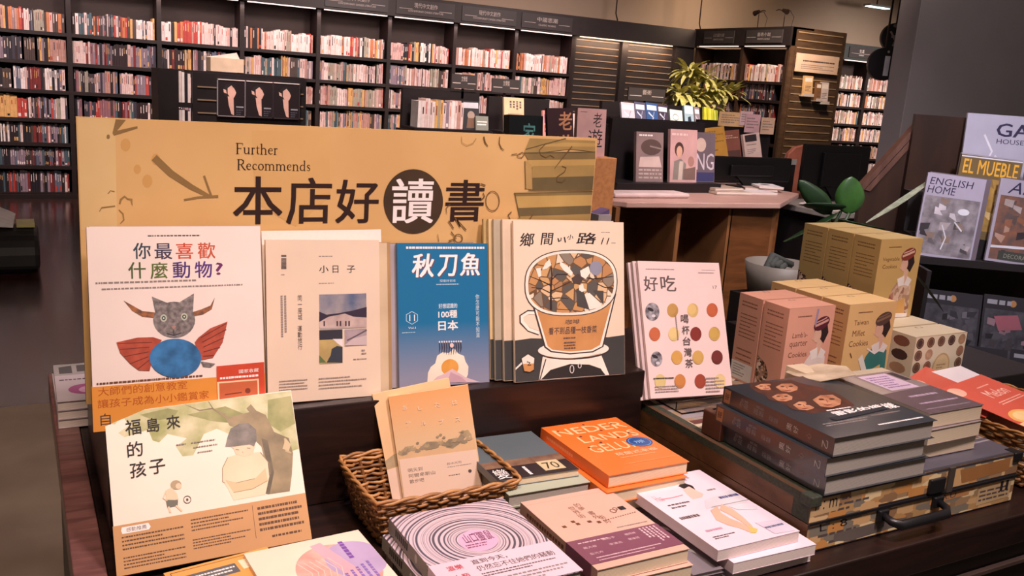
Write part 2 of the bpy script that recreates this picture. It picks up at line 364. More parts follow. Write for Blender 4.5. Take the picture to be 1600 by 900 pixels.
for i in range(NB+1):
    for z in LV: child(MB().box(bx[i]+.022, bx[i+1]-.022, YW-.005, YW+.27, z-.035, z, SHELFW), 'shelf_board', CASE)
child(MB().box(bx[0], 8.42, YW-.05, YW+.02, 2.13, 2.37, M('#2d2524', .5, amt=.1)), 'cornice', CASE, bevel=.004)
child(MB().box(bx[0], bx[-1], YW-.06, YW-.02, .0, .045, SHELFW), 'plinth', CASE)
STRIP = M('#ffe6dc', .4, emit=1.3)
for i in range(NB+1):
    x0 = bx[i]+.05; x1 = bx[i+1]-.05
    if i > 1: child(MB().box(x0, x1, YW-.045, YW-.02, 2.118, 2.128, STRIP), 'strip_lamp', CASE)
SGN = M('#3c3636', .45, amt=.05); SGT = M('#b9aaa4', .5, amt=.05)
for i, t in ((4, '現代中文創作'), (5, '現代中文創作'), (6, '現代中文創作'), (7, '中國思潮')):
    mb = MB(); cx = (bx[i+1]+bx[i+2])/2 if i < 7 else (bx[8]+bx[9])/2-.02; mb.box(cx-.37, cx+.37, YW-.062, YW-.05, 2.16, 2.335, SGN)
    A = Art(mb, (cx-.37, YW-.062, 2.335), (.74, 0, 0), (0, 0, -.175), (0, -1, 0))
    A.text(t, .30, .18, .70, .50, SGT); A.text('CONTEMPORARY CHINESE LITERATURE' if i < 7 else 'CLASSIC WORKS', .2 if i < 7 else .33, .66, .8 if i < 7 else .67, .78, SGT)
    A.line([(.05, .60), (.27, .60)], .03, SGT); A.line([(.73, .60), (.95, .60)], .03, SGT)
    child(mb, 'section_sign', CASE)
# slatted panels at the right end of the wall
SLW = M('#2b2320', .5, 'wood', hex2='#1e1816', scale=3, sc=(2, 10, 10)); SLL = M('#86705c', .35, amt=.1)
sp = empty('slatwall_unit', 'black wall panels with rows of pale metal display slats left of the corner', 'slatwall', loc=(7.3, YW, 0))
for x0, x1 in ((6.47, 7.2), (7.3, 8.1)):
    mb = MB(); slat_panel(mb, x0, x1, YW+.06, .1, 2.12, 24, SLW, SLL); child(mb, 'slat_panel', sp)
mb = MB()
for x0, x1 in ((6.42, 6.47), (7.2, 7.3), (8.1, 8.42)): mb.box(x0, x1, YW, YW+.09, 0, 2.13, BLKP)
child(mb, 'frame', sp); child(MB().box(6.45, 8.42, YW+.09, YW+.3, 0, 2.33, BLKP), 'backing', sp)
child(MB().box(6.5, 8.0, YW-.045, YW-.02, 2.118, 2.128, M('#ffd8b0', .4, emit=2.2)), 'strip_lamp', sp)

# ---------------- side unit turning the corner, with a slatted end panel
SW = M('#3d2718', .5, 'wood', hex2='#2a1a10', scale=3, sc=(8, 8, 1))
SX, SY0, SY1, STP = 8.42, 8.40, 10.2, 2.385
side = empty('corner_bookcase', 'dark brown bookcase turning the corner with a slatted end panel facing the shop', 'bookcase', loc=(SX, SY0, 0))
mb = MB(); mb.box(SX+.30, SX+.32, SY0+.03, SY1, 0, 2.14, BACKW); child(mb, 'back_panel', side)
for y in (SY0+.06, 9.27, SY1-.02): child(MB().box(SX, SX+.30, y-.025, y+.025, 0, 2.14, SW), 'divider', side)
SLV = [.35, .65, .95, 1.22, 1.49, 1.72]
for z in SLV:
    for y0, y1 in ((SY0+.085, 9.245), (9.295, SY1-.045)): child(MB().box(SX, SX+.3, y0, y1, z-.035, z, SHELFW), 'shelf_board', side)
child(MB().box(SX-.04, SX+.34, SY0+.0, SY1+.02, 2.16, STP, M('#221a19', .5, amt=.1)), 'cornice', side)
for y0, y1 in ((8.5, 9.2), (9.33, 10.1)): child(MB().box(SX-.03, SX-.01, y0, y1, 2.147, 2.157, STRIP), 'strip_lamp', side)
for (y0, y1, t) in ((8.53, 9.17, '藝術小說'), (9.4, 10.0, '人文‧設計小說')):
    mb = MB(); mb.box(SX-.052, SX-.041, y0, y1, 2.19, 2.35, SGN)
    A = Art(mb, (SX-.052, y1, 2.35), (0, y0-y1, 0), (0, 0, -.16), (-1, 0, 0)); A.text(t, .32, .2, .68, .5, SGT); A.text('ORIENTAL NOVELS', .33, .62, .67, .76, SGT); A.line([(.03, .56), (.28, .56)], .03, SGT); A.line([(.72, .56), (.97, .56)], .03, SGT)
    child(mb, 'section_sign', side)
SLB = M('#5b4330', .45, 'wood', hex2='#463222', scale=3, sc=(2, 10, 10)); SLB2 = M('#a98c68', .35, amt=.1)
mb = MB(); mb.box(SX-.01, 9.34, SY0-.0, SY0+.03, 0, STP, SLB); slat_panel(mb, SX+.05, 9.28, SY0-.015, .05, 2.36, 25, SLB, SLB2); child(mb, 'end_panel', side)
mb = MB(); mb.box(8.47, 9.20, SY0-.06, SY0-.045, 1.86, 2.08, M('#e3bfa2', .6, amt=.05)); A = Art(mb, (8.47, SY0-.06, 2.08), (.73, 0, 0), (0, 0, -.22), (0, -1, 0))
A.greek(.15, .3, .9, .48, 1, INK, dash=.03); A.greek(.12, .55, .9, .85, 3, GREY, dash=.03); tag(mb.build('paper_sign'), 'cream paper sign with dark print across the slatted end panel', 'sign')
for i, (x0, w, z0, h, c, lb) in enumerate(((8.64, .15, 1.58, .24, '#e0b27c', 'left of the pair, tan'), (8.86, .09, 1.53, .22, '#8a5f3c', 'brown, middle'), (8.95, .13, 1.50, .26, '#d7c3bd', 'pale, on the right'))):
    B = Book('book', 'small book hung face out on the slatted end panel, %s' % lb, 'book', w, h, .03, pose(x0+w/2, SY0-.08, z0, 0, 4), M(c, .5), group='books hung on the slatted end panel')
    B.fu.rect(.1, .1, .9, .3, M('#f0e0d0')); B.fu.greek(.15, .5, .85, .8, 4, INK2); B.done()
    tag(MB().box(x0-.01, x0+w+.01, SY0-.10, SY0-.022, z0-.012, z0-.003, M('#cdbfb6', .3, amt=.03)).box(x0-.01, x0+w+.01, SY0-.105, SY0-.10, z0-.012, z0+.025, M('#cdbfb6', .3, amt=.03)).build('book_ledge'), 'clear ledge on the slatted end panel holding the book %s' % lb, 'ledge')

# ---------------- far bookcase on the right, same wall
fx = [11.33, 11.98, 12.63]
far = empty('bookcase', 'far bookcase seen between the slatted end panel and the grey column', 'bookcase', loc=(11.4, YW, 0))
child(MB().box(11.3, 12.66, YW+.27, YW+.29, 0, 2.4, BACKW), 'back_panel', far)
for x in fx: child(MB().box(x-.03, x+.03, YW, YW+.27, 0, 2.2, SHELFW), 'divider', far)
FLV = [.40, .68, .95, 1.22, 1.49, 1.76]
for i in range(2):
    for z in FLV: child(MB().box(fx[i]+.03, fx[i+1]-.03, YW, YW+.27, z-.035, z, SHELFW), 'shelf_board', far)
child(MB().box(11.3, 12.66, YW-.05, YW+.02, 2.2, 2.44, M('#333a38', .5, amt=.1)), 'cornice', far)
mb = MB(); mb.box(11.42, 11.95, YW-.062, YW-.051, 2.24, 2.4, SGN); A = Art(mb, (11.42, YW-.062, 2.4), (.53, 0, 0), (0, 0, -.16), (0, -1, 0)); A.text('生活', .42, .2, .62, .5, WHT); A.line([(.1, .6), (.9, .6)], .03, SGT); A.text('LIVING', .42, .68, .62, .8, WHT); child(mb, 'section_sign', far)
child(MB().box(11.38, 11.93, YW-.045, YW-.02, 2.187, 2.197, STRIP), 'strip_lamp', far)

# ---------------- books on the shelves
PAL = ['#e8d3cd', '#dfc3bd', '#cfa9a3', '#b98c80', '#c2784f', '#d9a868', '#8d7a86', '#5f6577', '#3a3540', '#231d24', '#2c1a1c', '#7b2a2a', '#b5433a', '#455a62', '#a39a8a', '#e9dcd8', '#4a3a36', '#94656d']
NAMES = ['white', 'cream', 'pinkish', 'tan', 'orange-brown', 'yellow', 'mauve', 'slate', 'charcoal', 'black', 'black', 'dark red', 'red', 'teal grey', 'grey', 'white', 'dark brown', 'rose']
PM = [M(c, .45, amt=.1, scale=30) for c in PAL]
LIGHTS = [0, 1, 2, 15, 0, 1, 3, 5, 14]; DARKS = [8, 9, 10, 7, 16, 6, 11, 13]
def spine(mb, x0, x1, y, d, z0, z1, k, rg, axis='x'):
    def T(x, yy, z): return (x, yy, z) if axis == 'x' else (yy, x, z)
    mb.box(x0, x1, y, y+d, z0, z1, PM[k], T)
    h = z1-z0; w = x1-x0; dark = k in (6, 7, 8, 9, 10, 11, 12, 13, 16)
    q = PM[rg.choice([0, 1, 15, 5])] if dark else PM[rg.choice([8, 9, 11, 12, 4])]
    a = z0+h*rg.uniform(.45, .6); b = z0+h*rg.uniform(.75, .93)
    if rg.random() < .7: mb.box(x0+w*.36, x1-w*.36, y-.0008, y, a, b, q, T)
    if rg.random() < .25: mb.box(x0+w*.15, x1-w*.15, y-.0008, y, z0+h*.06, z0+h*rg.uniform(.14, .28), PM[rg.choice([0, 5, 12, 9, 15])], T)
ORD = ['top', 'second', 'third', 'fourth', 'fifth', 'sixth', 'bottom']
BAYN = ['bay beyond the left edge of the photo', 'leftmost bay', 'second bay from the left', 'third bay from the left', 'fourth bay from the left', 'fifth bay from the left', 'sixth bay from the left', 'seventh bay from the left', 'eighth bay from the left']
STUFF = MB(); indiv = 0; CAP = 270
def tone(bay, row, t):
    if row == 0: return LIGHTS+[4, 12, 9] if bay >= 3 else LIGHTS+DARKS+[4, 12]
    if bay >= 4: return [1, 2, 3, 14, 5, 0, 1, 14, 3, 13, 16, 6, 2]
    return DARKS*2+LIGHTS+[6, 17, 12, 9, 8] if row < 4 else DARKS*3+[0, 1, 11, 12, 17, 15]
jobs = []
for b in range(0, NB+1):
    for row in range(7):
        z = LV[6-row]
        if b > 1 and row > 4: continue
        jobs.append((b, row, z))
# nearest bays first: their books are separate objects
for b, row, z in jobs:
    rg = random.Random(b*17+row); x = bx[b]+.03; end = bx[b+1]-.03; gap = (LV[7-row]-z-.035) if row else .30
    run = None; left = 0
    while x < end-.02:
        if left <= 0:
            base = rg.choice(tone(b, row, 0)); left = rg.randint(2, 9); bh = min(gap-.02, rg.uniform(.185, .225)); bw = rg.uniform(.012, .027)
            if rg.random() < .05: x += .02
        k = base if rg.random() < .55 else rg.choice(tone(b, row, 0)); left -= 1
        w = min(bw*rg.uniform(.7, 1.3), end-x); h = min(gap-.015, bh*rg.uniform(.95, 1.04))
        yy = YW+.035+rg.uniform(0, .02)
        near = (b in (1, 2) and row < 5) or (b == 1 and row == 5)
        if near and indiv < CAP and x > -.12:
            mb = MB(); spine(mb, x, x+w-.001, yy, .15, z, z+h, k, rg)
            g = '%s-spined book upright on the %s shelf of the %s' % (NAMES[k], ORD[row], BAYN[b])
            tag(mb.build('book'), g, 'book', g.replace('book upright', 'books upright')); indiv += 1
        elif x > -.45: spine(STUFF, x, x+w-.001, yy, .15, z, z+h, k, rg)
        x += w
# side unit
for i, (y0, y1) in enumerate(((8.5, 9.23), (9.31, 10.13))):
    for r, z in enumerate(SLV[1:]):
        rg = random.Random(90+i*9+r); y = y0+(.1 if r < 4 else .0)
        if i == 1 and r == 4: y = y0
        while y < y1-.03:
            w = rg.uniform(.014, .035); k = rg.choice(LIGHTS*2+[9, 12, 8]) if r == 4 else rg.choice(DARKS+[11, 11, 4, 10])
            if rg.random() < .9: spine(STUFF, y, y+w-.001, SX+.04, .15, z, z+rg.uniform(.18, .22), k, rg, 'y')
            y += w
for i in range(2):
    for r, z in enumerate(FLV):
        rg = random.Random(190+i*9+r); x = fx[i]+.04
        while x < fx[i+1]-.06:
            w = rg.uniform(.014, .03); k = rg.choice(LIGHTS+[4, 14, 9, 3] if r > 3 else LIGHTS+[14, 3, 16, 13]); spine(STUFF, x, x+w-.001, YW+.04, .15, z, z+rg.uniform(.17, .215), k, rg); x += w
tag(STUFF.build('shelved_books'), 'rows of small upright books filling the farther wall shelves', 'books', kind='stuff')

# ---------------- lamps, cords and hanging signs above the shelving
LMP = M('#3a2a24', .4, metal=.6)
for n, (y, x, fl) in enumerate(((9.18, 8.55, 1), (8.72, 8.55, -1))):
    r = empty('picture_lamp', 'thin arm lamp on top of the corner bookcase, %s one' % ('left' if n == 0 else 'right'), 'lamp', loc=(x, y, STP))
    pts = [(x, y, STP), (x, y, STP+.12), (x, y+fl*.0, STP+.2)]+[(x-.02, y-fl*.14*math.sin(a), STP+.2+.05*math.sin(2*a)*.5+.0) for a in (.3, .8, 1.3)]
    child(MB().tube(pts, .006, LMP, 6), 'arm', r)
    child(MB().tube([(x-.02, y+fl*.06, STP+.19), (x-.02, y-fl*.02, STP+.215)], [.035, .02], LMP, 10), 'lamp_shade', r)
    child(MB().tube([(x+.03, y-.1, STP), (x+.02, y-.14, STP+.13), (x, y-.08, STP+.21), (x, y, STP+.2)], .004, LMP, 5), 'cord', r)
for n, (px, z1, lb) in enumerate(((8.46, 3.49, 'above the corner'), (7.05, 3.49, 'left of the corner'))):
    tag(MB().tube([(px, 10.19, 2.372), (px-.03, 10.2, 2.46), (px-.04, 10.2, z1)], .009, LMP, 6).build('power_cord'), 'thin dark cord rising from the bookcase top %s' % lb, 'cord')
# black round hanging signs by the column
HB = M('#1a1720', .4, amt=.1)
def disc_sign(cx, cy, cz, r, label, fn, rodtop=3.5):
    e = empty('hanging_sign', label, 'sign', loc=(cx, cy, cz))
    mb = MB(); n = 36; c, s = math.cos(math.radians(-30)), math.sin(math.radians(-30))
    def T(x, y, z): return (cx+x*c-y*s, cy+x*s+y*c, cz+z)
    mb.prism([T(r*math.cos(2*math.pi*i/n), -.03, r*math.sin(2*math.pi*i/n)) for i in range(n)], (-.06*s, .06*c, 0), HB)
    A = Art(mb, T(-r, -.03, r), (2*r*c, 2*r*s, 0), (0, 0, -2*r), (s, -c, 0)); fn(A); child(mb, 'disc', e)
    child(MB().tube([(cx, cy, cz+r), (cx, cy, rodtop)], .012, LMP, 6), 'rod', e)
disc_sign(9.13, 7.6, 2.0, .19, 'black round sign with a pale numeral one by the column', lambda A: (A.text('1', .50, .25, .66, .85, M('#c9cde0', .5)), A.line([(.72, .12), (.8, .3), (.9, .12)], .04, SGT), A.ell(.58, .12, .04, .04, SGT)))
disc_sign(9.40, 7.72, 2.33, .17, 'upper black round sign with pale figures beside the column', lambda A: (A.ell(.55, .1, .2, .08, SGT), A.line([(.3, .3), (.5, .6), (.45, .8)], .07, SGT), A.line([(.6, .3), (.75, .55), (.7, .8)], .07, SGT), A.line([(.35, .5), (.7, .35)], .05, SGT)))
e = empty('ceiling_light', 'bright bluish ceiling light at the top right of the shop', 'lamp', loc=(11.9, 10.3, 3.2))
child(MB().box(11.7, 12.15, 10.15, 10.25, 3.02, 3.03, M('#c8fff8', .4, emit=4)), 'diffuser', e); child(MB().box(11.68, 12.17, 10.13, 10.27, 3.03, 3.06, M('#888888', .4)), 'housing', e)
child(MB().tube([(11.9, 10.2, 3.06), (11.9, 10.2, 3.5)], .01, LMP, 6), 'rod', e)

# ================================================================== middle of the shop
# free-standing slatwall display with three framed portraits (behind the yellow board, left)
BK = M('#1c1517', .45, amt=.2)
g = empty('display_stand', 'tall black slatwall display stand behind the left half of the yellow board', 'display stand', loc=(1.3, 6.1, 0))
mb = MB(); mb.box(1.0, 1.72, 6.0, 6.05, .1, 1.39, BK)
for z in (1.14, 1.22, 1.30): mb.box(1.03, 1.15, 5.993, 6.0, z, z+.008, SLL); mb.box(1.66, 1.70, 5.993, 6.0, z-.01, z-.002, SLL)
child(mb, 'slat_board', g)
child(MB().box(.80, .92, 6.0, 6.3, 0, 1.40, BK), 'side_panel', g)
child(MB().box(.92, 1.0, 6.02, 6.3, 1.17, 1.2, BK).box(.92, 1.0, 6.02, 6.3, 0, 1.0, BK), 'shelf_board', g)
child(MB().box(.78, 1.74, 5.97, 6.35, 0, .1, BK), 'base', g)
child(MB().box(1.0, 1.72, 5.9, 6.0, 1.04, 1.07, DWOOD), 'ledge', g)
SKIN = M('#d8a898', .6); HAIRB = M('#1c1416', .6)
for i, x in enumerate((1.15, 1.325, 1.50)):
    lb = ('left', 'middle', 'right')[i]
    t = empty('portrait_frame', 'dark framed portrait of a face in profile on the display stand, %s of the three' % lb, 'picture', 'portraits on the black display stand', loc=(x+.08, 5.99, 1.1))
    mb = MB(); mb.box(x, x+.165, 5.975, 5.988, 1.135, 1.355, M('#241a1e', .4))
    A = Art(mb, (x, 5.975, 1.355), (.165, 0, 0), (0, 0, -.22), (0, -1, 0))
    A.ell(.45, .3, .24, .2, HAIRB); A.poly([(.36, .22), (.5, .14), (.62, .24), (.68, .34), (.64, .42), (.6, .48), (.46, .5), (.36, .38)], SKIN); A.poly([(.36, .45), (.58, .48), (.6, .98), (.5, .95), (.4, .7)], SKIN); A.poly([(.2, .25), (.3, .28), (.33, .38), (.22, .35)], SKIN)
    A.rect(.68, .72, .96, .76, M('#8a8a90')); A.greek(.68, .8, .96, .98, 3, M('#4a4a55'), dash=.2)
    child(mb, 'print', t); e = .006
    f = MB(); mt = M('#8d8286' if i == 0 else '#3c3236', .3)
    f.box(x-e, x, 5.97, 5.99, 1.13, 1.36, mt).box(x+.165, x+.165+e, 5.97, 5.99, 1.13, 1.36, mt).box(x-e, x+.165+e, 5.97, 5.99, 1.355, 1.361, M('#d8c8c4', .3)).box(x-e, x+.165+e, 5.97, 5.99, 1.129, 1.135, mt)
    child(f, 'frame', t)
mb = MB(); mb.box(1.12, 1.325, 6.05, 6.2, 1.405, 1.49, M('#dcc0a4', .6)); mb.prism([(1.12, 6.2, 1.49), (1.31, 6.2, 1.53), (1.33, 6.2, 1.49)], (0, -.01, 0), M('#e6d2c8', .6))
tag(mb.build('cardboard_box'), 'cream box standing on top of the black display stand', 'box')
child(MB().box(1.0, 1.72, 6.05, 6.3, 1.375, 1.40, BK), 'top_board', g)
for r, (z, hh) in enumerate(((1.2, .19), (1.0, .16))):
    for i in range(4): tag(MB().box(.924+i*.018, .94+i*.018, 6.03, 6.18, z+.001, z+hh-.004*i, PM[(0, 15, 9, 0)[i]]).build('book'), 'pale book upright in the narrow %s slot left of the framed portraits' % ('upper' if r == 0 else 'lower'), 'book', 'pale books in the narrow %s slot' % ('upper' if r == 0 else 'lower'))

def rack(x0, x1, y, z1, label, lab, sx0, sx1, szt, shelfz, tilt=12):
    r = empty('book_rack', label, 'rack', loc=((x0+x1)/2, y, 0))
    child(MB().box(x0, x1, y+.14, y+.18, .1, z1, BK), 'back_board', r)
    child(MB().box(x0-.02, x1+.02, y-.12, y+.3, 0, .1, BK), 'base', r)
    for x in (x0-.02, x1): child(MB().box(x, x+.02, y-.1, y+.2, .1, shelfz[-1]-.02, BK), 'side_panel', r)
    for z in shelfz: child(MB().box(x0, x1, y-.1, y+.14, z-.04, z, BK), 'shelf_board', r)
    mb = MB(); mb.box(sx0, sx1, y+.12, y+.135, szt-.1, szt, SGN); A = Art(mb, (sx0, y+.12, szt), (sx1-sx0, 0, 0), (0, 0, -.1), (0, -1, 0))
    A.text(lab, .38, .12, .62, .5, SGT); A.line([(.04, .62), (.36, .62)], .06, SGT); A.line([(.64, .62), (.96, .62)], .06, SGT)
    mb.box((sx0+sx1)/2-.01, (sx0+sx1)/2+.01, y+.14, y+.145, z1-.05, szt-.02, BK); child(mb, 'sign', r); return r
rack(2.42, 3.02, 5.9, 1.38, 'black book rack with a small lettered sign, above the middle of the yellow board', '文學獎', 2.78, 2.98, 1.50, [.72, .92, 1.12])
rg = random.Random(5); x = 2.46; n = 0
while x < 2.80:
    w = rg.uniform(.014, .03); k = rg.choice([0, 1, 3, 14, 5, 15, 6]); mb = MB(); spine(mb, x, x+w-.001, 5.85, .13, 1.121, 1.121+rg.uniform(.17, .2), k, rg)
    g_ = '%s-spined book leaning on the rack left of the small lettered sign' % NAMES[k]; tag(mb.build('book'), g_, 'book', g_.replace('book leaning', 'books leaning')); x += w; n += 1
x = 2.46
while x < 3.0:
    w = rg.uniform(.014, .03); k = rg.choice([0, 14, 9, 15, 6]); mb = MB(); spine(mb, x, x+w-.001, 5.85, .13, .921, .921+rg.uniform(.12, .16), k, rg)
    g_ = '%s-spined book on the lower shelf of the rack above the yellow board' % NAMES[k]; tag(mb.build('book'), g_, 'book', g_.replace('spined book', 'spined books')); x += w
def face_book(name, x, y, z, w, h, col, label, yaw=0, tilt=10, t=.02, art=None, cat='book', group=None, pages=None, roll=0):
    B = Book(name, label, cat, w, h, t, pose(x, y, z, yaw, tilt, roll), M(col, .4, coat=.2), pages=pages or PAGEW, group=group)
    if art: art(B.fu)
    else: B.fu.rect(.12, .12, .88, .32, M('#efe2dc')); B.fu.greek(.15, .5, .85, .85, 4, GREY)
    B.done(); return B
face_book('magazine', 2.885, 5.87, 1.121, .13, .20, '#2c2a2e', 'dark magazine with a grey figure facing out on the rack under the sign', art=lambda A: (A.rect(.05, .05, .95, .25, M('#b8b4bc')), A.ell(.5, .5, .22, .15, M('#9a8478')), A.poly([(.2, .95), (.3, .6), (.7, .6), (.85, .95)], M('#6d4f3c'))))
face_book('book', 2.955, 5.835, 1.1205, .10, .10, '#7e8076', 'small grey-green book in front of the rack sign post', art=lambda A: A.greek(.1, .3, .9, .7, 2, WHT))
rack(3.1, 3.62, 5.9, 1.36, 'black book rack with a lettered sign, just left of the calligraphy books', '文學獎', 3.11, 3.34, 1.49, [.72, .92, 1.12])
face_book('book', 3.21, 5.82, 1.121, .165, .245, '#dcb893', 'cream book with brown title facing out on the rack behind the dark calligraphy book', art=lambda A: (A.vgreek(.25, .1, .9, .3, 4, INK2, dash=.3), A.greek(.2, .45, .9, .5, 1, GREY), A.greek(.45, .72, .75, .8, 1, INK, dash=.3)))
tag(MB().box(3.34, 3.76, 5.55, 5.78, 0, 1.03, BK).build('display_plinth'), 'narrow black plinth behind the calligraphy books carrying pink and white books', 'plinth')
face_book('book', 3.46, 5.70, 1.031, .14, .26, '#d88f8a', 'pink book with white title blocks behind the calligraphy books', art=lambda A: (A.rect(.1, .1, .9, .35, M('#5b4a6a')), A.vgreek(.15, .12, .85, .33, 3, WHT, dash=.3), A.rect(.1, .4, .9, .6, M('#8a3f44')), A.greek(.15, .45, .85, .58, 1, WHT)))
face_book('book', 3.66, 5.62, 1.031, .17, .25, '#e9cfcc', 'pinkish white book with a faint sketch facing out above the pink calligraphy book', tilt=6, art=lambda A: (A.line([(.6, .1), (.75, .3), (.95, .35)], .02, INK2), A.greek(.15, .4, .6, .55, 3, GREY), A.line([(.5, .8), (.7, .7), (.95, .9)], .02, GREY)))
face_book('book', 3.42, 5.60, 1.031, .10, .12, '#9fb0c4', 'small light blue book between the dark and maroon calligraphy books', tilt=10)

# calligraphy books on a dark riser behind the right end of the board
mb = MB().box(1.72, 2.22, 3.33, 3.75, 0, 1.165, BK)
tag(mb.build('display_block', bevel=.006), 'black display block behind the right end of the yellow board', 'display block')
TL = M('#5f9c98', .5); OR_ = M('#c98a62', .5)
face_book('book', 1.915, 3.36, 1.166, .165, .165, '#10181c', 'dark book with teal brush writing above the board\'s right end', tilt=6, art=lambda A: (A.text('家', .42, .2, .78, .8, TL, bold=.01), A.ell(.85, .75, .12, .13, TL), A.ell(.85, .75, .09, .10, M('#10181c', .5))), t=.05)
face_book('book', 2.07, 3.32, 1.166, .125, .205, '#3a2027', 'maroon book with orange brush writing, right of the teal lettered one', tilt=8, yaw=-4, roll=-3, t=.02, art=lambda A: (A.text('老', .45, .08, .95, .45, OR_, bold=.02), A.text('遊', .35, .55, .95, .95, OR_, bold=.02)))
face_book('book', 1.985, 2.972, 1.198, .134, .185, '#d9a9a5', 'pink book with black brush writing, rightmost of the calligraphy books', tilt=4, art=lambda A: (A.text('老', .55, .08, .85, .38, INK), A.text('遊', .4, .42, .9, .8, INK), A.greek(.1, .06, .45, .09, 1, INK2)), t=.02)
mb = MB(); mb.box(1.99, 2.10, 2.95, 3.08, .95, 1.197, M('#d08c54', .75, 'noise', hex2='#bd7a48', scale=60)); mb.box(1.90, 1.99, 2.95, 3.08, 0, 1.197, BK).box(1.99, 2.10, 2.95, 3.08, 0, .95, BK)
tag(mb.build('cork_pedestal', bevel=.003), 'orange-brown cork-faced pedestal under the pink calligraphy book', 'pedestal')
mb = MB(); mb.box(1.975, 2.035, 2.86, 2.94, 0, .985, M('#b8a8a4', .5)); mb.prism([(1.98, 2.87, .985), (2.03, 2.87, .985), (2.03, 2.87, 1.005)], (0, .06, 0), M('#6a5a84', .5))
tag(mb.build('leaflet_holder'), 'pale leaflet holder below the orange-brown cork pedestal', 'holder')

# ---------------- wooden counter
CT = M('#c79f92', .35, 'wood', hex2='#b98e82', scale=2, sc=(2, 12, 12)); CW = M('#7d4c28', .45, 'wood', hex2='#5f381c', scale=3, sc=(2, 2, 12)); CWD = M('#96643c', .45, 'wood', hex2='#7a4d2c', scale=3, sc=(12, 2, 1))
ct = empty('counter', 'brown wooden counter with open compartments and a pinkish worn top', 'counter', loc=(2.75, 3.4, 0))
child(MB().prism([(2.28, 3.10, .975), (3.13, 3.06, .975), (3.62, 3.42, .975), (3.62, 3.86, .975), (2.235, 3.86, .975), (2.235, 3.17, .975)], (0, 0, .025), CT), 'worktop', ct, bevel=.004)
child(MB().box(2.262, 3.14, 3.40, 3.42, 0, .975, CW), 'back_panel', ct)
for x in (2.24, 2.575, 2.875, 3.15): child(MB().box(x, x+.022, 3.12, 3.40, 0, .975, CWD), 'upright', ct)
child(MB().box(3.172, 3.19, 3.12, 3.8, 0, .975, CW).box(2.89, 3.15, 3.12, 3.14, 0, .975, CW), 'side_panel', ct)
mb = MB(); mb.box(2.30, 2.72, 3.22, 3.34, 1.001, 1.022, M('#dcc3c0', .35)); tag(mb.build('keyboard_tray', bevel=.008), 'long white plastic slab lying on the counter in front of the magazine rack', 'tray')
mr = empty('magazine_rack', 'low black rack on the counter holding wrapped magazines', 'rack', loc=(2.75, 3.5, 1.0))
child(MB().box(2.44, 3.07, 3.41, 3.58, 1.001, 1.045, BK), 'base', mr, bevel=.003); child(MB().box(2.50, 3.07, 3.58, 3.60, 1.045, 1.33, BK), 'back_board', mr)
child(MB().box(2.5, 3.07, 3.60, 3.612, 1.25, 1.335, BK), 'top_board', mr)
mb = MB(); mb.box(3.0, 3.05, 3.407, 3.41, 1.012, 1.03, M('#a89a94', .3)); child(mb, 'price_tag', mr)
WR = .35
def wm(x, w, h, col, label, art, y=3.45, z=1.046, yaw=0, tilt=8, roll=0):
    B = Book('magazine', label, 'magazine', w, h, .02, pose(x, y, z, yaw, tilt, roll), M(col, .35, coat=.6), pages=PAGEW); art(B.fu); B.done()
wm(2.655, .16, .235, '#8f7876', 'wrapped magazine with a dark car-like shape, leftmost in the low counter rack', lambda A: (A.greek(.1, .03, .9, .1, 1, WHT, dash=.1), A.ell(.55, .3, .38, .16, M('#5a4440')), A.line([(.5, .28), (.95, .33)], .03, GREY), A.poly([(.15, .5), (.85, .48), (.95, .7), (.1, .7)], M('#cfb5ae')), A.greek(.1, .72, .95, .95, 3, M('#c0a8a0'), dash=.15)))
wm(2.86, .165, .255, '#d0a3a0', 'wrapped pink magazine with a seated dark-haired figure on the cover, in the low counter rack', lambda A: (A.greek(.05, .05, .95, .14, 1, M('#e9c9c4'), dash=.12), A.ell(.33, .38, .17, .14, M('#4a302c')), A.ell(.34, .42, .11, .11, M('#d9a890')), A.poly([(.1, .95), (.15, .6), (.4, .55), (.6, .65), (.55, .95)], M('#8a8078')), A.poly([(.3, .95), (.35, .6), (.5, .6), (.45, .95)], M('#c9b4a8')), A.poly([(.5, .75), (.95, .7), (.95, .95), (.5, .95)], M('#7a6058')), A.ell(.78, .6, .12, .1, M('#a87c70'))))
wm(3.01, .13, .245, '#6e5f66', 'wrapped dark magazine with large pale letters, rightmost in the low counter rack', lambda A: (A.ell(.3, .25, .25, .14, M('#c9ada0')), A.text('NG', .1, .42, .95, .75, M('#cdbfc8')), A.rect(.02, .8, .98, .98, M('#3c3a66'))), y=3.47)
for i, (x, y, z, w, h, yaw, c, lb) in enumerate(((3.10, 3.44, 1.028, .20, .15, 5, '#b9a08e', 'grey-brown book, on top of the pair left of the monitor foot'), (3.10, 3.40, 1.014, .22, .16, -3, '#c9b8a4', 'pale flat book under the grey-brown one on the counter'), (3.42, 3.55, 1.014, .17, .22, -30, '#c3a99e', 'tan book lying flat right of the monitor foot'), (3.46, 3.52, 1.028, .13, .18, -25, '#f0e4e4', 'white book with a dark oval lying on the tan book'), (3.28, 3.42, 1.012, .22, .1, -8, '#e9dcdc', 'thin white leaflet lying flat beside the monitor foot'))):
    B = Book('book', lb, 'book', w, h, .011, pose(x, y-.06, z, yaw, 90), M(c, .5), pages=PAGEW)
    if i == 3: B.fu.ell(.5, .4, .2, .15, M('#6b5a5a'))
    B.done()
MON = M('#0c0a0b', .35, amt=.1)
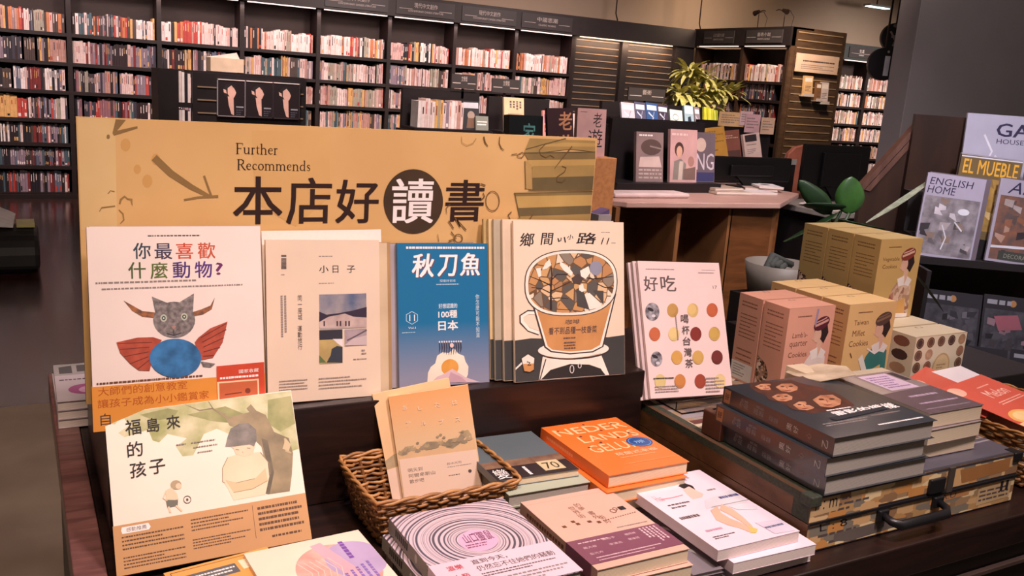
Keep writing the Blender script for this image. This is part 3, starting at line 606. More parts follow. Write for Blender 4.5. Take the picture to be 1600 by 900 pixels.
def monitor(x0, x1, y, z0, z1, zb, label, foot=True):
    r = empty('monitor', label, 'monitor', loc=((x0+x1)/2, y, zb)); cx = (x0+x1)/2+.02
    child(MB().box(x0, x1, y, y+.03, z0, z1, MON).box(cx-.15, cx+.15, y-.02, y, z0+.03, z1-.04, MON), 'screen_housing', r, bevel=.006)
    child(MB().prism([(cx-.10, y-.01, z0+.03), (cx+.12, y-.01, z0+.03), (cx+.03, y-.01, zb+.01), (cx-.03, y-.01, zb+.01)], (0, .02, 0), MON), 'neck', r)
    child(MB().box(cx-.1, cx+.1, y-.05, y+.07, zb+.001, zb+.012, MON), 'foot', r, bevel=.003)
monitor(3.11, 3.745, 3.62, 1.035, 1.165, 1.0, 'black monitor seen from behind on the wooden counter')
# clear book stand and the books above the monitor
bs = empty('book_shelf', 'low dark shelf with a clear front edge holding books above the black monitor', 'shelf', loc=(3.65, 4.1, 0))
child(MB().box(3.40, 4.15, 3.98, 4.35, 0, 1.115, BK), 'body', bs); child(MB().box(3.40, 4.15, 3.975, 3.98, 1.10, 1.135, M('#9a948f', .15, coat=.8)), 'front_rail', bs); child(MB().box(3.55, 4.13, 4.2, 4.23, 1.115, 1.33, BK), 'back_board', bs)
YB = M('#c58f3e', .5)
face_book('book', 3.565, 4.02, 1.116, .165, .185, '#c58f3e', 'mustard book with dark lettering leaning above the monitor', tilt=14, yaw=-3, roll=-8, t=.03, art=lambda A: (A.greek(.1, .08, .9, .5, 4, M('#9c6f30'), dash=.1), A.greek(.25, .68, .6, .75, 1, INK2, dash=.2)))
face_book('book', 3.72, 4.06, 1.116, .13, .17, '#8a5346', 'reddish brown book between the mustard and the white one above the monitor', tilt=12, yaw=-3, roll=-6, art=lambda A: (A.greek(.1, .15, .9, .3, 2, M('#d9a890'), dash=.1), A.rect(.05, .7, .95, .95, M('#5a3a34'))))
face_book('book', 3.85, 4.02, 1.116, .125, .16, '#dcbdb2', 'white book with a dark photo block leaning at the right end above the monitor', tilt=12, yaw=-3, roll=-8, art=lambda A: (A.rect(.1, .05, .8, .3, M('#33262c')), A.greek(.15, .38, .75, .44, 1, INK2), A.greek(.15, .55, .7, .75, 3, GREY)))
for i, (x, z, w, h, c, lb) in enumerate(((3.79, 1.30, .20, .085, '#e2b684', 'left, yellowish'), (3.90, 1.31, .10, .085, '#e3c0c0', 'middle, white with fine print'), (3.95, 1.27, .12, .11, '#d9aab0', 'tall pink'), (4.07, 1.265, .11, .1, '#deb69a', 'right, peach'))):
    mb = MB(); mb.box(x-w/2, x+w/2, 4.19-.006*i, 4.194-.006*i, z, z+h, M(c, .5)); A = Art(mb, (x-w/2, 4.19-.006*i, z+h), (w, 0, 0), (0, 0, -h), (0, -1, 0)); A.greek(.1, .15, .9, .8, 4, GREY, dash=.08)
    tag(mb.build('card'), 'card propped behind the books above the monitor, %s' % lb, 'card', 'cards behind the books above the monitor')
# chair and second monitor
ch = empty('chair', 'chair with a rounded pinkish brown back between the two black monitors', 'chair', loc=(4.45, 4.3, 0))
CHM = M('#a8604c', .45, coat=.2)
mb = MB(); pts = [(3.98, .9), (4.0, 1.08), (4.02, 1.17), (4.06, 1.21), (4.12, 1.225), (4.24, 1.225), (4.3, 1.21), (4.33, 1.16), (4.33, .9)]
mb.prism([(x, 4.15+.02*math.sin((x-4)*9), z) for x, z in [(q[0]+.25, q[1]-.015) for q in pts]], (0, .03, 0), CHM); child(mb, 'backrest', ch, bevel=.008)
child(MB().box(4.28, 4.64, 4.18, 4.6, .45, .5, CHM), 'seat', ch, bevel=.02)
for x in (4.30, 4.61):
    for y in (4.2, 4.57): child(MB().tube([(x, y, 0), (x, y, .46 if y > 4.3 else .95)], .013, M('#888080', .3, metal=.8)), 'leg', ch)
monitor(3.88, 4.41, 3.66, .98, 1.245, .93, 'large black monitor right of the chair, in front of the column')
desk = empty('desk', 'cluttered grey desk corner with papers behind the potted plant', 'desk', loc=(4.0, 3.5, 0))
child(MB().box(3.64, 4.5, 3.2, 3.95, .90, .93, M('#8a817a', .5)), 'desktop', desk, bevel=.004); child(MB().box(3.68, 4.45, 3.3, 3.9, 0, .9, BK), 'cabinet', desk)
for i, (x, y, w, d, yaw) in enumerate(((3.76, 3.32, .21, .15, 10), (3.9, 3.3, .2, .14, -20), (3.80, 3.42, .16, .2, 30))):
    T = Matrix.Translation((x, y, .932+.004*i)) @ Matrix.Rotation(math.radians(yaw), 4, 'Z')
    tag(MB().box(-w/2, w/2, -d/2, d/2, 0, .003, M(['#c9bdb0', '#e6dcd4', '#d8ccc0'][i], .7)).build('paper', mw=T), 'loose sheet of paper on the grey desk, %s' % ('left sheet', 'right sheet', 'upper sheet')[i], 'paper', 'papers on the grey desk')
tag(MB().box(4.10, 4.28, 3.30, 3.42, .931, .965, M('#d98a86', .5)).build('box', bevel=.003), 'small pinkish box beside the second monitor', 'box')

# rack D with sign, white and yellow books, variegated plant
rack(4.14, 5.22, 5.95, 1.38, 'black sloping book rack with a lettered sign in front of the slatted wall', '藝術', 4.37, 4.74, 1.50, [.8, 1.0, 1.2])
for i, (x, w, h, c, lb) in enumerate(((4.255, .13, .19, '#c4bcd0', 'grey-white book, leftmost on the sloping rack'), (4.375, .11, .20, '#4a4a6a', 'slate blue book with a light panel on the sloping rack'), (4.49, .12, .2, '#2a4f8a', 'blue book with pale pattern on the sloping rack'), (4.60, .11, .19, '#3a3048', 'dark violet book on the sloping rack'), (4.735, .13, .155, '#dce6e6', 'white book with a round emblem right of the violet one'), (4.87, .10, .20, '#9db8cc', 'pale blue book with a dark figure on the sloping rack'), (4.955, .06, .19, '#8d7f8c', 'grey-mauve book beside the pale blue one'))):
    def art(A, i=i):
        if i == 4: A.ring(.45, .4, .22, .16, .03, M('#33404a')); return
        if i == 5: A.rect(.1, .05, .9, .35, M('#e9f0f4')); A.poly([(.3, .95), (.35, .5), (.65, .45), (.8, .95)], M('#12233a')); A.rect(.05, .8, .95, .98, M('#c9c92e')); return
        A.rect(.1, .1, .9, .3, M('#d4d8e6')); A.line([(.2, .4), (.6, .6), (.3, .9)], .08, M('#c9cfe8')); A.line([(.7, .35), (.5, .7), (.85, .9)], .06, M('#8f90b0'))
    face_book('book', x, 5.86, 1.201, w-.004, h, c, lb, tilt=20, yaw=0, roll=3, art=art)
for i in range(3):
    face_book('book', 5.02+i*.05, 5.84, 1.201, .048, .19-.01*i, ['#c4c430', '#d6d440', '#aab436'][i], 'yellow-green book near the plant, %s' % ('left', 'middle', 'right')[i], tilt=14, roll=4, art=lambda A: (A.line([(.3, 0.02), (.5, .5), (.3, .95)], .15, M('#d8d870')), A.line([(.7, .02), (.8, .9)], .1, M('#5f6a1c'))), group='yellow-green books by the plant')
face_book('book', 4.25, 5.50, .98, .22, .15, '#1f5f9c', 'bright blue book cover right of the pink calligraphy book', tilt=5, art=lambda A: A.greek(.1, .85, .9, .95, 1, M('#6a9ac8')))
bb = MB(); bb.box(4.12, 4.9, 5.45, 5.65, 0, .978, BK); tag(bb.build('display_plinth'), 'low black plinth behind the counter under the blue book', 'plinth')
x = 4.14; rg = random.Random(11)
while x < 4.7:
    w = rg.uniform(.018, .04); k = rg.choice([0, 7, 15, 13, 9]); mb = MB(); spine(mb, x, x+w-.001, 5.86, .12, 1.001, 1.001+rg.uniform(.11, .15), k, rg)
    g_ = '%s-spined book on the middle shelf of the sloping rack' % NAMES[k]; tag(mb.build('book'), g_, 'book', g_.replace('spined book', 'spined books')) if x > 4.28 else None; x += w
LEAFV = M('#b8b855', .5, 'noise', hex2='#e8dc98', scale=40); STEM = M('#5b5a2c', .6)
def leaf(mb, base, d, L, w, droop, mat, n=6, fold=.15):
    base = Vector(base); d = Vector(d).normalized(); s = d.cross(Vector((0, 0, 1)))
    if s.length < .05: s = Vector((1, 0, 0))
    s.normalize(); vs = []; p = base.copy(); dd = d.copy()
    for i in range(n+1):
        t = i/n; ww = w*.5*math.sin(math.pi*min(1, t*.93+.04))**.8*(1 if i < n else 0)+.0005; up = s.cross(dd)
        vs += [tuple(p-s*ww+up*ww*fold), tuple(p), tuple(p+s*ww+up*ww*fold)]; p = p+dd*(L/n); dd = (dd+Vector((0, 0, -droop/n))).normalized()
    mb.mesh(vs, [q for i in range(n) for q in ((3*i, 3*i+1, 3*i+4, 3*i+3), (3*i+1, 3*i+2, 3*i+5, 3*i+4))], mat)
vp = empty('potted_plant', 'bushy plant with yellow-green pointed leaves above the book racks', 'plant', loc=(5.25, 6.6, 0))
child(MB().lathe([(.001, .0), (.14, .0), (.17, .30), (.15, .30), (.14, .27), (.001, .27)], M('#3a2a24', .5), (5.25, 6.6)), 'pot', vp, smooth=True)
sm = MB(); lm_ = MB(); rg = random.Random(3)
for (cx, cz, r) in ((5.08, 1.47, .17), (5.22, 1.45, .22), (5.42, 1.52, .19), (5.62, 1.50, .18), (5.32, 1.62, .15), (5.42, 1.38, .2), (5.16, 1.66, .13)):
    sm.tube([(5.25, 6.6, .27), ((5.25+cx)/2, 6.5, .9), (cx, 6.3, cz-.05)], .009, STEM, 6)
    for i in range(44):
        a = rg.uniform(0, 2*math.pi); e_ = rg.uniform(-.5, .9); d = (math.cos(a)*math.cos(e_), math.sin(a)*math.cos(e_), math.sin(e_)+.1)
        rr = rg.uniform(0, r*.5); leaf(lm_, (cx+d[0]*rr, 6.3+d[1]*rr, cz+d[2]*rr*.6), d, rg.uniform(.12, .2), rg.uniform(.035, .052), rg.uniform(.6, 1.6), LEAFV)
child(sm, 'stems', vp); child(lm_, 'foliage', vp, smooth=True)

# ---------------- black cushioned bench with open magazines, far left
bn = empty('bench', 'low dark cushion bench on the glossy floor at the far left', 'bench', loc=(-.2, 6.9, 0))
mb = MB(); K = 14; prof = [(math.cos(math.pi*i/K), math.sin(math.pi*i/K)) for i in range(K+1)]
mb.prism([(-.9, 6.95-.33*c, .03+.25*max(0, s)**.6) for c, s in prof], (1.03, 0, 0), M('#1d1a1b', .6, bump=.2)); child(mb, 'cushion', bn, smooth=False, bevel=.03)
child(MB().box(-.85, .08, 6.7, 7.2, 0, .035, BK), 'base', bn)
mb = MB(); mb.mesh([(-.5, 6.8, .36), (-.2, 6.8, .37), (-.02, 6.82, .30), (-.5, 7.2, .40), (-.2, 7.2, .42), (.0, 7.15, .33), (-.5, 6.8, .30), (-.2, 6.8, .30), (-.02, 6.82, .285), (-.5, 7.2, .31), (-.2, 7.2, .31), (.0, 7.15, .30)], [(0, 1, 4, 3), (1, 2, 5, 4), (0, 1, 7, 6), (1, 2, 8, 7), (2, 5, 11, 8)], M('#f4eef0', .5)); tag(mb.build('open_magazine'), 'open white magazine lying on the dark bench', 'magazine')
tag(MB().box(.0, .11, 6.85, 7.1, .281, .30, M('#c9bf7c', .5)).build('book'), 'small yellowish book on the dark bench', 'book')

# ================================================================== front table
TW = M('#2a1611', .38, 'wood', hex2='#170c0a', scale=3, sc=(2, 14, 14)); TRIM = M('#8c5d57', .32, 'wood', hex2='#5f3d3b', scale=2.5, sc=(3, 22, 3), coat=.2)
RF = 1.322
tb = empty('display_table', 'dark wooden display table with a raised back tier and a worn reddish left rim', 'table', loc=(1.1, 1.4, 0))
child(MB().box(.088, 2.35, .85, 2.12, .70, .76, TW), 'tabletop', tb, bevel=.003)
child(MB().box(.046, .0875, .85, 2.12, .70, .762, TRIM), 'edge_trim', tb, bevel=.002)
child(MB().box(.06, 2.33, .865, 2.10, .12, .699, M('#1b110e', .4, 'wood', hex2='#120b09', scale=3, sc=(2, 14, 14))), 'cabinet_body', tb)
child(MB().box(.05, 2.34, .852, .862, .655, .662, M('#4a3a34', .4)), 'front_bead', tb)
child(MB().box(.12, 2.27, .92, 2.04, 0, .12, BLKP), 'plinth', tb)
child(MB().box(.10, 1.055, RF, 1.74, .761, .93, M('#2a1712', .35, 'wood', hex2='#170d0b', scale=3, sc=(2, 16, 16))), 'back_tier', tb, bevel=.002)
child(MB().box(1.70, 2.2, 1.21, 1.80, .761, .86, BLKP), 'side_tier', tb, bevel=.002)

# ---------------- yellow sign board
KR = '#dcb074'
SX0, SX1, SZ0, SZ1, SYY = .081, .972, .931, 1.363, 1.435
mw = Matrix.Translation((0, 0, 0))
sg = empty('sign_board', 'wide tan yellow board with large dark Chinese lettering standing behind the front magazines', 'sign', loc=((SX0+SX1)/2, SYY, SZ0))
KM = M(KR, .6, 'noise', hex2='#d0a268', scale=5)
mb = MB(); mb.box(SX0, SX1, SYY, SYY+.012, SZ0, SZ1, KM)
cs = [(SX0, SYY, SZ1), (SX1, SYY, SZ1), (SX1, SYY, SZ0), (SX0, SYY, SZ0)]
Q = pj(cs)
A = Art(mb, cs[0], (SX1-SX0, 0, 0), (0, 0, SZ0-SZ1), (0, -1, 0), Q, (3.8095, 120, 170)); A.eps = .00004
ARW = M('#8d6c3f', .6); KD = M('#2a0f08', .6); KL = M('#dfbb84', .6, 'noise', hex2='#d6b078', scale=6)
A.poly([(0, 40), (228, 58), (240, 720), (20, 720)], KL)
for (x, y, r) in ((290, 215, 30), (360, 360, 22), (420, 430, 30), (470, 300, 26)): A.ell(x, y, r, r*1.3, M('#cf9c5c', .6, amt=.03), 12)
A.poly([(1040, 130), (1500, 125), (1510, 520), (1300, 700), (1060, 560)], M('#d6a96c', .6, 'noise', hex2='#cfa064', scale=7))
A.poly([(232, 62), (292, 66), (240, 130), (360, 103), (362, 116), (222, 160), (212, 145)], ARW); A.ell(187, 166, 10, 14, ARW, 10)
A.line([(460, 290), (560, 385), (680, 465), (790, 522)], [44, 42, 34, 20], ARW); A.line([(757, 398), (775, 450), (800, 518)], 13, ARW); A.line([(638, 543), (720, 528), (842, 521)], [12, 14, 16], ARW)
SCR = M('#9a7844', .6)
A.line([(185, 505), (200, 487), (225, 492)], 5, SCR); A.line([(255, 565), (262, 540), (285, 520), (300, 535), (325, 540), (330, 575)], [10, 14, 10, 9, 14, 4], SCR); A.line([(135, 610), (148, 588), (228, 578)], [4, 7, 7], SCR); A.line([(250, 600), (275, 625), (280, 660), (258, 682)], [5, 9, 8, 3], SCR)

_a, _b2 = A.uv(945, 197), A.uv(1198, 262); serif(A, 'Further', _a[0], _a[1]+.004, _b2[0], _a[1]+.042, KD); _c, _d = A.uv(952, 293), A.uv(1392, 356); serif(A, 'Recommends', _c[0], _c[1]+.004, _d[0], _c[1]+.042, KD)
A.text('本', 935, 405, 1223, 684, KD, bold=.012); A.text('店', 1252, 412, 1515, 684, KD, bold=.012)
A.crop = (3.8095, 540, 170)
A.text('好', -55, 425, 195, 678, KD, bold=.012)
CIR = M('#45301d', .6, 'noise', hex2='#332315', scale=10)
A.ell(402, 551, 177, 192, CIR, 48); A.text('讀', 278, 418, 522, 680, WHT, bold=.014); A.text('書', 598, 425, 820, 668, KD, bold=.014)
# stack of old books printed at the right
OB = [M(c, .6, 'noise', hex2=c2, scale=14) for c, c2 in (('#a8884e', '#977a46'), ('#8a7042', '#75603a'), ('#6e5c38', '#5d4e32'), ('#b8935a', '#a98450'), ('#c09c5c', '#b08c50'))]
A.poly([(1095, 175), (1484, 190), (1484, 255), (1330, 240), (1085, 270), (1060, 260)], OB[0]); A.poly([(1090, 225), (1300, 200), (1484, 205), (1484, 225), (1200, 225)], OB[4])
A.poly([(1060, 262), (1484, 255), (1484, 300), (1085, 305)], OB[1]); A.poly([(1080, 305), (1484, 300), (1484, 345), (1090, 350)], OB[4])
A.poly([(1070, 310), (1105, 330), (1110, 480), (1065, 475)], OB[3]); A.poly([(1110, 340), (1484, 335), (1484, 400), (1108, 410)], OB[0]); A.poly([(1108, 410), (1484, 400), (1484, 480), (1110, 482)], OB[2])
A.poly([(1000, 500), (1484, 490), (1484, 515), (1010, 525)], OB[1]); A.poly([(1005, 520), (1484, 512), (1484, 580), (1020, 590)], OB[4]); A.poly([(1020, 590), (1484, 575), (1484, 630), (1030, 640)], OB[2]); A.poly([(1030, 640), (1484, 625), (1484, 700), (990, 700)], OB[0])
for p in ([(1070, 240), (1200, 205), (1310, 175)], [(1060, 262), (1484, 256)], [(1065, 310), (1070, 475)], [(1000, 502), (1484, 492)], [(1005, 500), (1035, 650)], [(1085, 484), (1484, 482)]): A.line(p, 5, OB[2])
PEN = M('#6b4c26', .6)
A.line([(688, 165), (690, 200), (720, 217), (755, 205), (775, 175)], 3, SCR); A.line([(820, 165), (828, 200), (845, 222)], [9, 8, 4], PEN); A.line([(915, 165), (912, 205), (925, 235), (942, 245)], [4, 6, 6, 3], PEN)
A.line([(985, 272), (1018, 268), (1022, 285), (1045, 290), (1062, 270), (1050, 258), (1025, 270)], 5, PEN); A.line([(1190, 205), (1150, 245), (1160, 275), (1190, 290), (1215, 275), (1240, 290)], 4, PEN); A.line([(1240, 355), (1290, 290), (1345, 222)], [2, 5, 6], PEN)
A.line([(1285, 340), (1310, 350), (1300, 375), (1255, 405), (1255, 432), (1285, 438), (1305, 420)], 5, PEN); A.line([(800, 445), (830, 455)], 7, PEN); A.line([(815, 500), (825, 520), (805, 540)], 6, PEN)
A.ring(872, 548, 40, 58, 5, PEN); A.line([(985, 612), (965, 630), (975, 655), (985, 665), (950, 668)], 6, PEN); A.line([(1115, 622), (1085, 668), (1110, 660)], 7, PEN)
A.line([(620, 565), (595, 590), (600, 620)], 4, PEN); A.line([(610, 665), (640, 710)], 7, PEN); A.line([(650, 650), (680, 700), (660, 660), (715, 720)], 7, PEN); A.line([(625, 730), (655, 770), (610, 785)], 7, PEN); A.ring(668, 770, 24, 24, 6, PEN); A.line([(545, 745), (552, 790)], 3, PEN)
child(mb, 'board', sg); child(MB().box(.25, .29, SYY+.012, SYY+.1, .931, 1.2, BLKP).box(.75, .79, SYY+.012, SYY+.1, .931, 1.2, BLKP), 'support', sg)

# ---------------- magazines in front of the board
CR1 = '#e9d3c6'
def DG(*v): return v
# picture book with the paper-collage creature
q1 = [(136, 358), (403, 355), (414, 655), (146, 682)]
B = Book('picture_book', 'white picture book with a winged collage cat and an orange paper band', 'book', .239, .287, .012, pose(.202, 1.306, .9345, -.1, 11.7, .5), M('#ecd8d0', .35, amt=.03, coat=.3), quad=q1, crop=(2.648, 130, 350), pages=PAGEW)
A = B.front; DK = M('#35303a', .6)
A.greek(265, 48, 478, 60, 1, INK2, dash=.05, fill=.6)
for t, x, y, c in (('你', 205, 85, '#33404e'), ('最', 292, 86, '#3a3350'), ('喜', 378, 84, '#c8482e'), ('歡', 468, 82, '#c2553a')): A.text(t, x, y, x+70, y+66, M(c, .5), bold=.012)
for t, x, y, c in (('什', 185, 165, '#4a5a30'), ('麼', 275, 165, '#5a6a2e'), ('動', 366, 162, '#4a2a6e'), ('物', 456, 160, '#54307a')): A.text(t, x, y, x+70, y+68, M(c, .5), bold=.012)
A.text('?', 542, 165, 570, 215, M('#6a2a60', .5), bold=.02)
A.greek(62, 234, 680, 250, 1, GREY, dash=.02, fill=.55); A.greek(85, 260, 660, 274, 1, GREY, dash=.02, fill=.55)
FUR = M('#5d5353', .7, 'noise', hex2='#8d8280', scale=160); HORN = M('#a5653a', .7, 'noise', hex2='#5a4038', scale=120); WING = M('#b5503a', .6, 'noise', hex2='#9c3f2c', scale=60); BLU = M('#3a7bb5', .6, 'noise', hex2='#22527e', scale=40)
A.poly([(165, 325), (200, 345), (240, 368), (295, 375), (290, 398), (240, 392), (200, 368)], HORN); A.poly([(538, 310), (520, 345), (480, 362), (448, 372), (452, 390), (490, 382), (525, 360)], HORN)
A.ell(371, 405, 86, 76, FUR, 28); A.poly([(280, 308), (345, 335), (295, 380)], FUR); A.poly([(452, 294), (395, 330), (448, 375)], FUR)
for x, y in ((328, 398), (412, 392)): A.ell(x, y, 14, 16, M('#b9b8a8', .4), 14); A.ell(x, y, 8, 9, M('#3a4a44', .4), 12); A.ell(x, y, 3.5, 4, M('#d8d8c8', .4), 8)
A.poly([(358, 432), (380, 430), (369, 446)], M('#b08078')); A.line([(369, 446), (369, 468)], 3, DK); A.line([(340, 462), (369, 470), (400, 460)], 3, DK)
A.poly([(135, 500), (220, 480), (285, 478), (320, 490), (290, 540), (270, 620), (225, 618), (190, 590), (150, 545)], WING)
A.poly([(590, 412), (520, 440), (470, 480), (455, 500), (480, 575), (530, 565), (570, 500)], WING)
for p in ([(140, 505), (280, 500)], [(148, 530), (270, 520)], [(165, 560), (265, 540)], [(190, 590), (265, 560)], [(222, 612), (268, 575)], [(585, 420), (480, 480)], [(585, 445), (485, 500)], [(575, 480), (490, 520)], [(560, 520), (492, 540)], [(535, 555), (490, 558)]): A.line(p, 3, M('#6a2a20'))
A.ell(376, 566, 106, 82, BLU, 30); A.poly([(480, 580), (540, 590), (520, 605), (490, 602)], FUR)
Bd = B.band(.779, 1.0, M('#dc8f3c', .45, amt=.06, coat=.3))
Bd.crop = (2.648, 130, 350)
Bd.poly([(545, 601), (742, 583), (770, 800), (548, 800)], M('#c8462c', .45, coat=.3)); OT = M('#b85a20', .5); BRT0 = M('#6d4028', .5)
Bd.greek(58, 650, 495, 664, 1, BRT0, dash=.025, fill=.6)
Bd.text('大師們的創意教室', 62, 676, 428, 712, OT, bold=.005); Bd.text('讓孩子成為小小鑑賞家', 62, 722, 520, 758, OT, bold=.005); Bd.text('自', 68, 800, 110, 850, DK)
Bd.text('國家收藏', 638, 612, 720, 628, WHT); Bd.greek(560, 640, 720, 652, 1, WHT, dash=.05, fill=.9); Bd.rect(548, 668, 724, 760, M('#f0c8a0')); Bd.rect(556, 674, 718, 760, M('#c06038')); Bd.ell(675, 705, 12, 12, M('#7a3420'), 10); Bd.line([(580, 722), (650, 712)], 5, M('#7a3420'))
B.done()
Book('picture_book', 'second copy behind the picture book with the collage cat, only its right edge showing', 'book', .239, .287, .012, pose(.207, 1.328, .9315, -.1, 11.7, .5), M('#d9cdd0', .4, amt=.04), pages=PAGEW).done()

# pale magazine with three photographs
q2 = [(414.5, 377), (592.6, 377), (595, 619), (419, 631)]
B = Book('magazine', 'cream magazine with three small landscape photographs on its cover', 'magazine', .187, .259, .008, pose(.428, 1.345, .932, -.5, 11.4, 1.2), M('#e2c8b2', .3, amt=.03, coat=.7), quad=q2, crop=(3.1045, 400, 350), pages=PAGEW)
A = B.front; SK = M('#3a4258', .5, 'noise', hex2='#9a9aa4', scale=25)
for i, c in enumerate('小日子'): A.text(c, (305, 370, 440)[i], 208, (350, 398, 480)[i], 243, INK, bold=.01)
A.greek(303, 158, 410, 168, 1, GREY, dash=.1); A.greek(303, 288, 415, 298, 1, GREY, dash=.08); A.rect(121, 157, 146, 166, INK2)
for i in range(9): A.rect(121, 172+i*6, 146, 176+i*6, INK2)
A.greek(120, 248, 146, 256, 1, GREY, dash=.2); A.vgreek(116, 352, 150, 550, 2, GREY, dash=.05); A.vtext('同一座城運動旅行'[0:4], 201, 352, 222, 470, INK2); A.vtext('運動旅行', 201, 498, 222, 612, INK2)
A.rect(305, 348, 536, 508, M('#56607c', .5, 'noise', hex2='#b7a59c', scale=14)); A.poly([(305, 430), (340, 445), (400, 438), (470, 425), (536, 408), (536, 465), (305, 480)], M('#33283a', .5)); A.poly([(305, 480), (350, 455), (430, 440), (470, 455), (536, 460), (536, 508), (305, 508)], M('#c9b0a8', .5, 'noise', hex2='#a58c88', scale=30))
for x in (325, 388, 404, 430, 446): A.rect(x, 476, x+8, 500, M('#4a3438'))
A.rect(305, 520, 418, 676, M('#c9ae70', .5, 'noise', hex2='#a58a58', scale=20)); A.rect(305, 520, 418, 562, M('#2e2a34')); A.poly([(370, 562), (418, 562), (418, 600), (395, 585)], M('#dcd0d0')); A.poly([(360, 640), (365, 610), (390, 596), (418, 600), (418, 676), (340, 676)], M('#2f3540')); A.poly([(305, 676), (305, 640), (340, 676)], M('#5a6a40'))
A.rect(428, 517, 536, 592, M('#a89498', .5, 'noise', hex2='#7d6a72', scale=25)); A.line([(440, 570), (490, 545), (536, 520)], 7, M('#5a4a54')); A.poly([(428, 592), (470, 560), (536, 545), (536, 592)], M('#c0aaaa'))
A.greek(510, 610, 536, 640, 2, GREY, dash=.3); A.greek(470, 655, 536, 663, 1, GREY, dash=.15); A.greek(112, 752, 248, 808, 4, GREY, dash=.04, fill=.4); A.greek(303, 738, 536, 800, 4, GREY, dash=.03, fill=.4)
B.done()
Book('magazine', 'brownish magazine standing behind the cream one, only its top strip numbered eleven showing', 'magazine', .20, .272, .006, pose(.437, 1.362, .932, -.5, 11, 0), M('#b08c5c', .35, coat=.6), pages=PAGEW)
_b = bpy.data.objects['magazine.001']
B = Book('magazine', 'tan magazine behind the cream one, standing taller on its left', 'magazine', .19, .268, .004, pose(.43, 1.372, .932, -.5, 11, 0), M('#c9a676', .35, coat=.6), pages=PAGEW); B.fu.text('11', .86, .015, .93, .045, INK2); B.done()
for k, (dx, c, lb) in enumerate(((.026, '#a8845c', 'brown'), (.018, '#cdb394', 'cream'))):
    Book('magazine', '%s magazine edge showing right of the cream photograph magazine' % lb, 'magazine', .187, .252, .004, pose(.428+dx, 1.354+.0055*(1-k), .932, -.5, 11.4, 1), M(c, .4, coat=.4), pages=PAGEW).done()

# blue magazine with egg
q3 = [(620.8, 383), (758.7, 380), (765.3, 599.3), (621, 604.7)]
B = Book('magazine', 'blue magazine with a fried egg drawing on its cover', 'magazine', .171, .248, .008, pose(.644, 1.352, .932, -.7, 12.7, 1.3), M('#1f6a96', .35, 'grad', hex2='#8f8a9c', coat=.3, z0=.0, z1=.11), quad=q3, crop=(3.75, 600, 370), pages=PAGEW)
A = B.front
A.greek(128, 58, 580, 78, 1, WHT, dash=.025, fill=.7)
SHD = M('#6a4050', .5)
for t, b in (('秋', (160, 105, 282, 234)), ('刀', (305, 108, 418, 228)), ('魚', (435, 95, 548, 222))): A.text(t, b[0]+6, b[1]+4, b[2]+6, b[3]+4, SHD, bold=.02, shear=.1); A.text(t, *b, WHT, bold=.022, shear=.1)
A.text('探索好日本', 316, 246, 410, 262, M('#c9d6e2')); A.greek(296, 268, 428, 280, 1, M('#a9c0d2'), dash=.05)
A.text('好想認識的', 310, 384, 418, 412, M('#c9d6e2'), bold=.02); A.text('100種', 308, 424, 418, 468, WHT, bold=.025); A.text('日本', 308, 484, 422, 540, WHT, bold=.025)
A.vtext('你怎麼可能不知道', 530, 330, 552, 585, M('#b9ccd8'), bold=.01); hx = [(155, 430), (187, 448), (187, 484), (155, 503), (123, 484), (123, 448), (155, 430)]; A.line(hx, 4, M('#a9c4d4')); A.text('11', 140, 448, 172, 485, WHT); A.text('Vol.1', 134, 518, 176, 530, WHT); A.greek(98, 545, 214, 555, 1, M('#a9c4d4'), dash=.06)
EGG = M('#f0dcc8', .5)
A.poly([(240, 852), (245, 790), (262, 755), (288, 735), (300, 690), (330, 670), (370, 675), (400, 645), (425, 680), (460, 695), (470, 730), (488, 760), (485, 810), (470, 840), (400, 835), (300, 850)], EGG); A.ell(376, 762, 52, 50, M('#e0a050', .4, 'noise', hex2='#cf8a3a', scale=30), 26)
A.poly([(262, 850), (300, 815), (340, 800), (390, 770), (470, 825), (560, 858)], M('#d8b4b8')); A.poly([(380, 790), (450, 825), (480, 858), (360, 850)], M('#c49aa4'))
for x in range(312, 440, 14): A.line([(x, 690-.3*abs(x-376)), (x+4, 645), (x+1, 610)], [2, 7, 5], M('#3a3040')); A.ell(x+2, 608, 5, 6, M('#e0d4d4'), 8)
A.ell(386, 630, 12, 14, M('#e9c0b8'), 12); B.done()
for k, (dx, c, lb) in enumerate(((-.013, '#a89aa0', 'nearer, grey'), (-.017, '#7d6a5c', 'farther, brown'))):
    Book('magazine', 'magazine edge showing left of the blue egg magazine, the %s one' % lb, 'magazine', .171, .246, .004, pose(.644+dx, 1.3625+.006*k, .932, -.7, 12.7, .6), M(c, .4, coat=.4), pages=PAGEW).done()

# cup magazine and its copies
q4 = [(801.5, 347.5), (976.4, 346), (977, 595), (807.5, 601)]
B = Book('magazine', 'cream magazine with a large drawn coffee cup full of leaves on its cover, front copy', 'magazine', .237, .289, .006, pose(.886, 1.322, .931, -1, 12.3, 1.2), M('#e9cdb4', .4, amt=.03, coat=.2), quad=q4, crop=(3.333, 770, 340), pages=PAGEW)
A = B.front; DGR = M('#3c3a38', .6); OUT = M('#f2e2d2', .5); BRN = M('#c98f58', .5, 'noise', hex2='#bd8450', scale=20)
for t, b in (('鄉', (138, 90, 215, 162)), ('間', (245, 88, 312, 152)), ('小', (382, 95, 415, 122)), ('路', (432, 82, 536, 145))): A.text(t, *b, INK, bold=.012, shear=.15)
A.line([(335, 115), (340, 135)], 7, INK); A.line([(352, 112), (350, 128), (340, 130)], 5, INK); A.line([(368, 108), (374, 138)], 7, INK); A.line([(490, 120), (536, 108)], 6, INK)
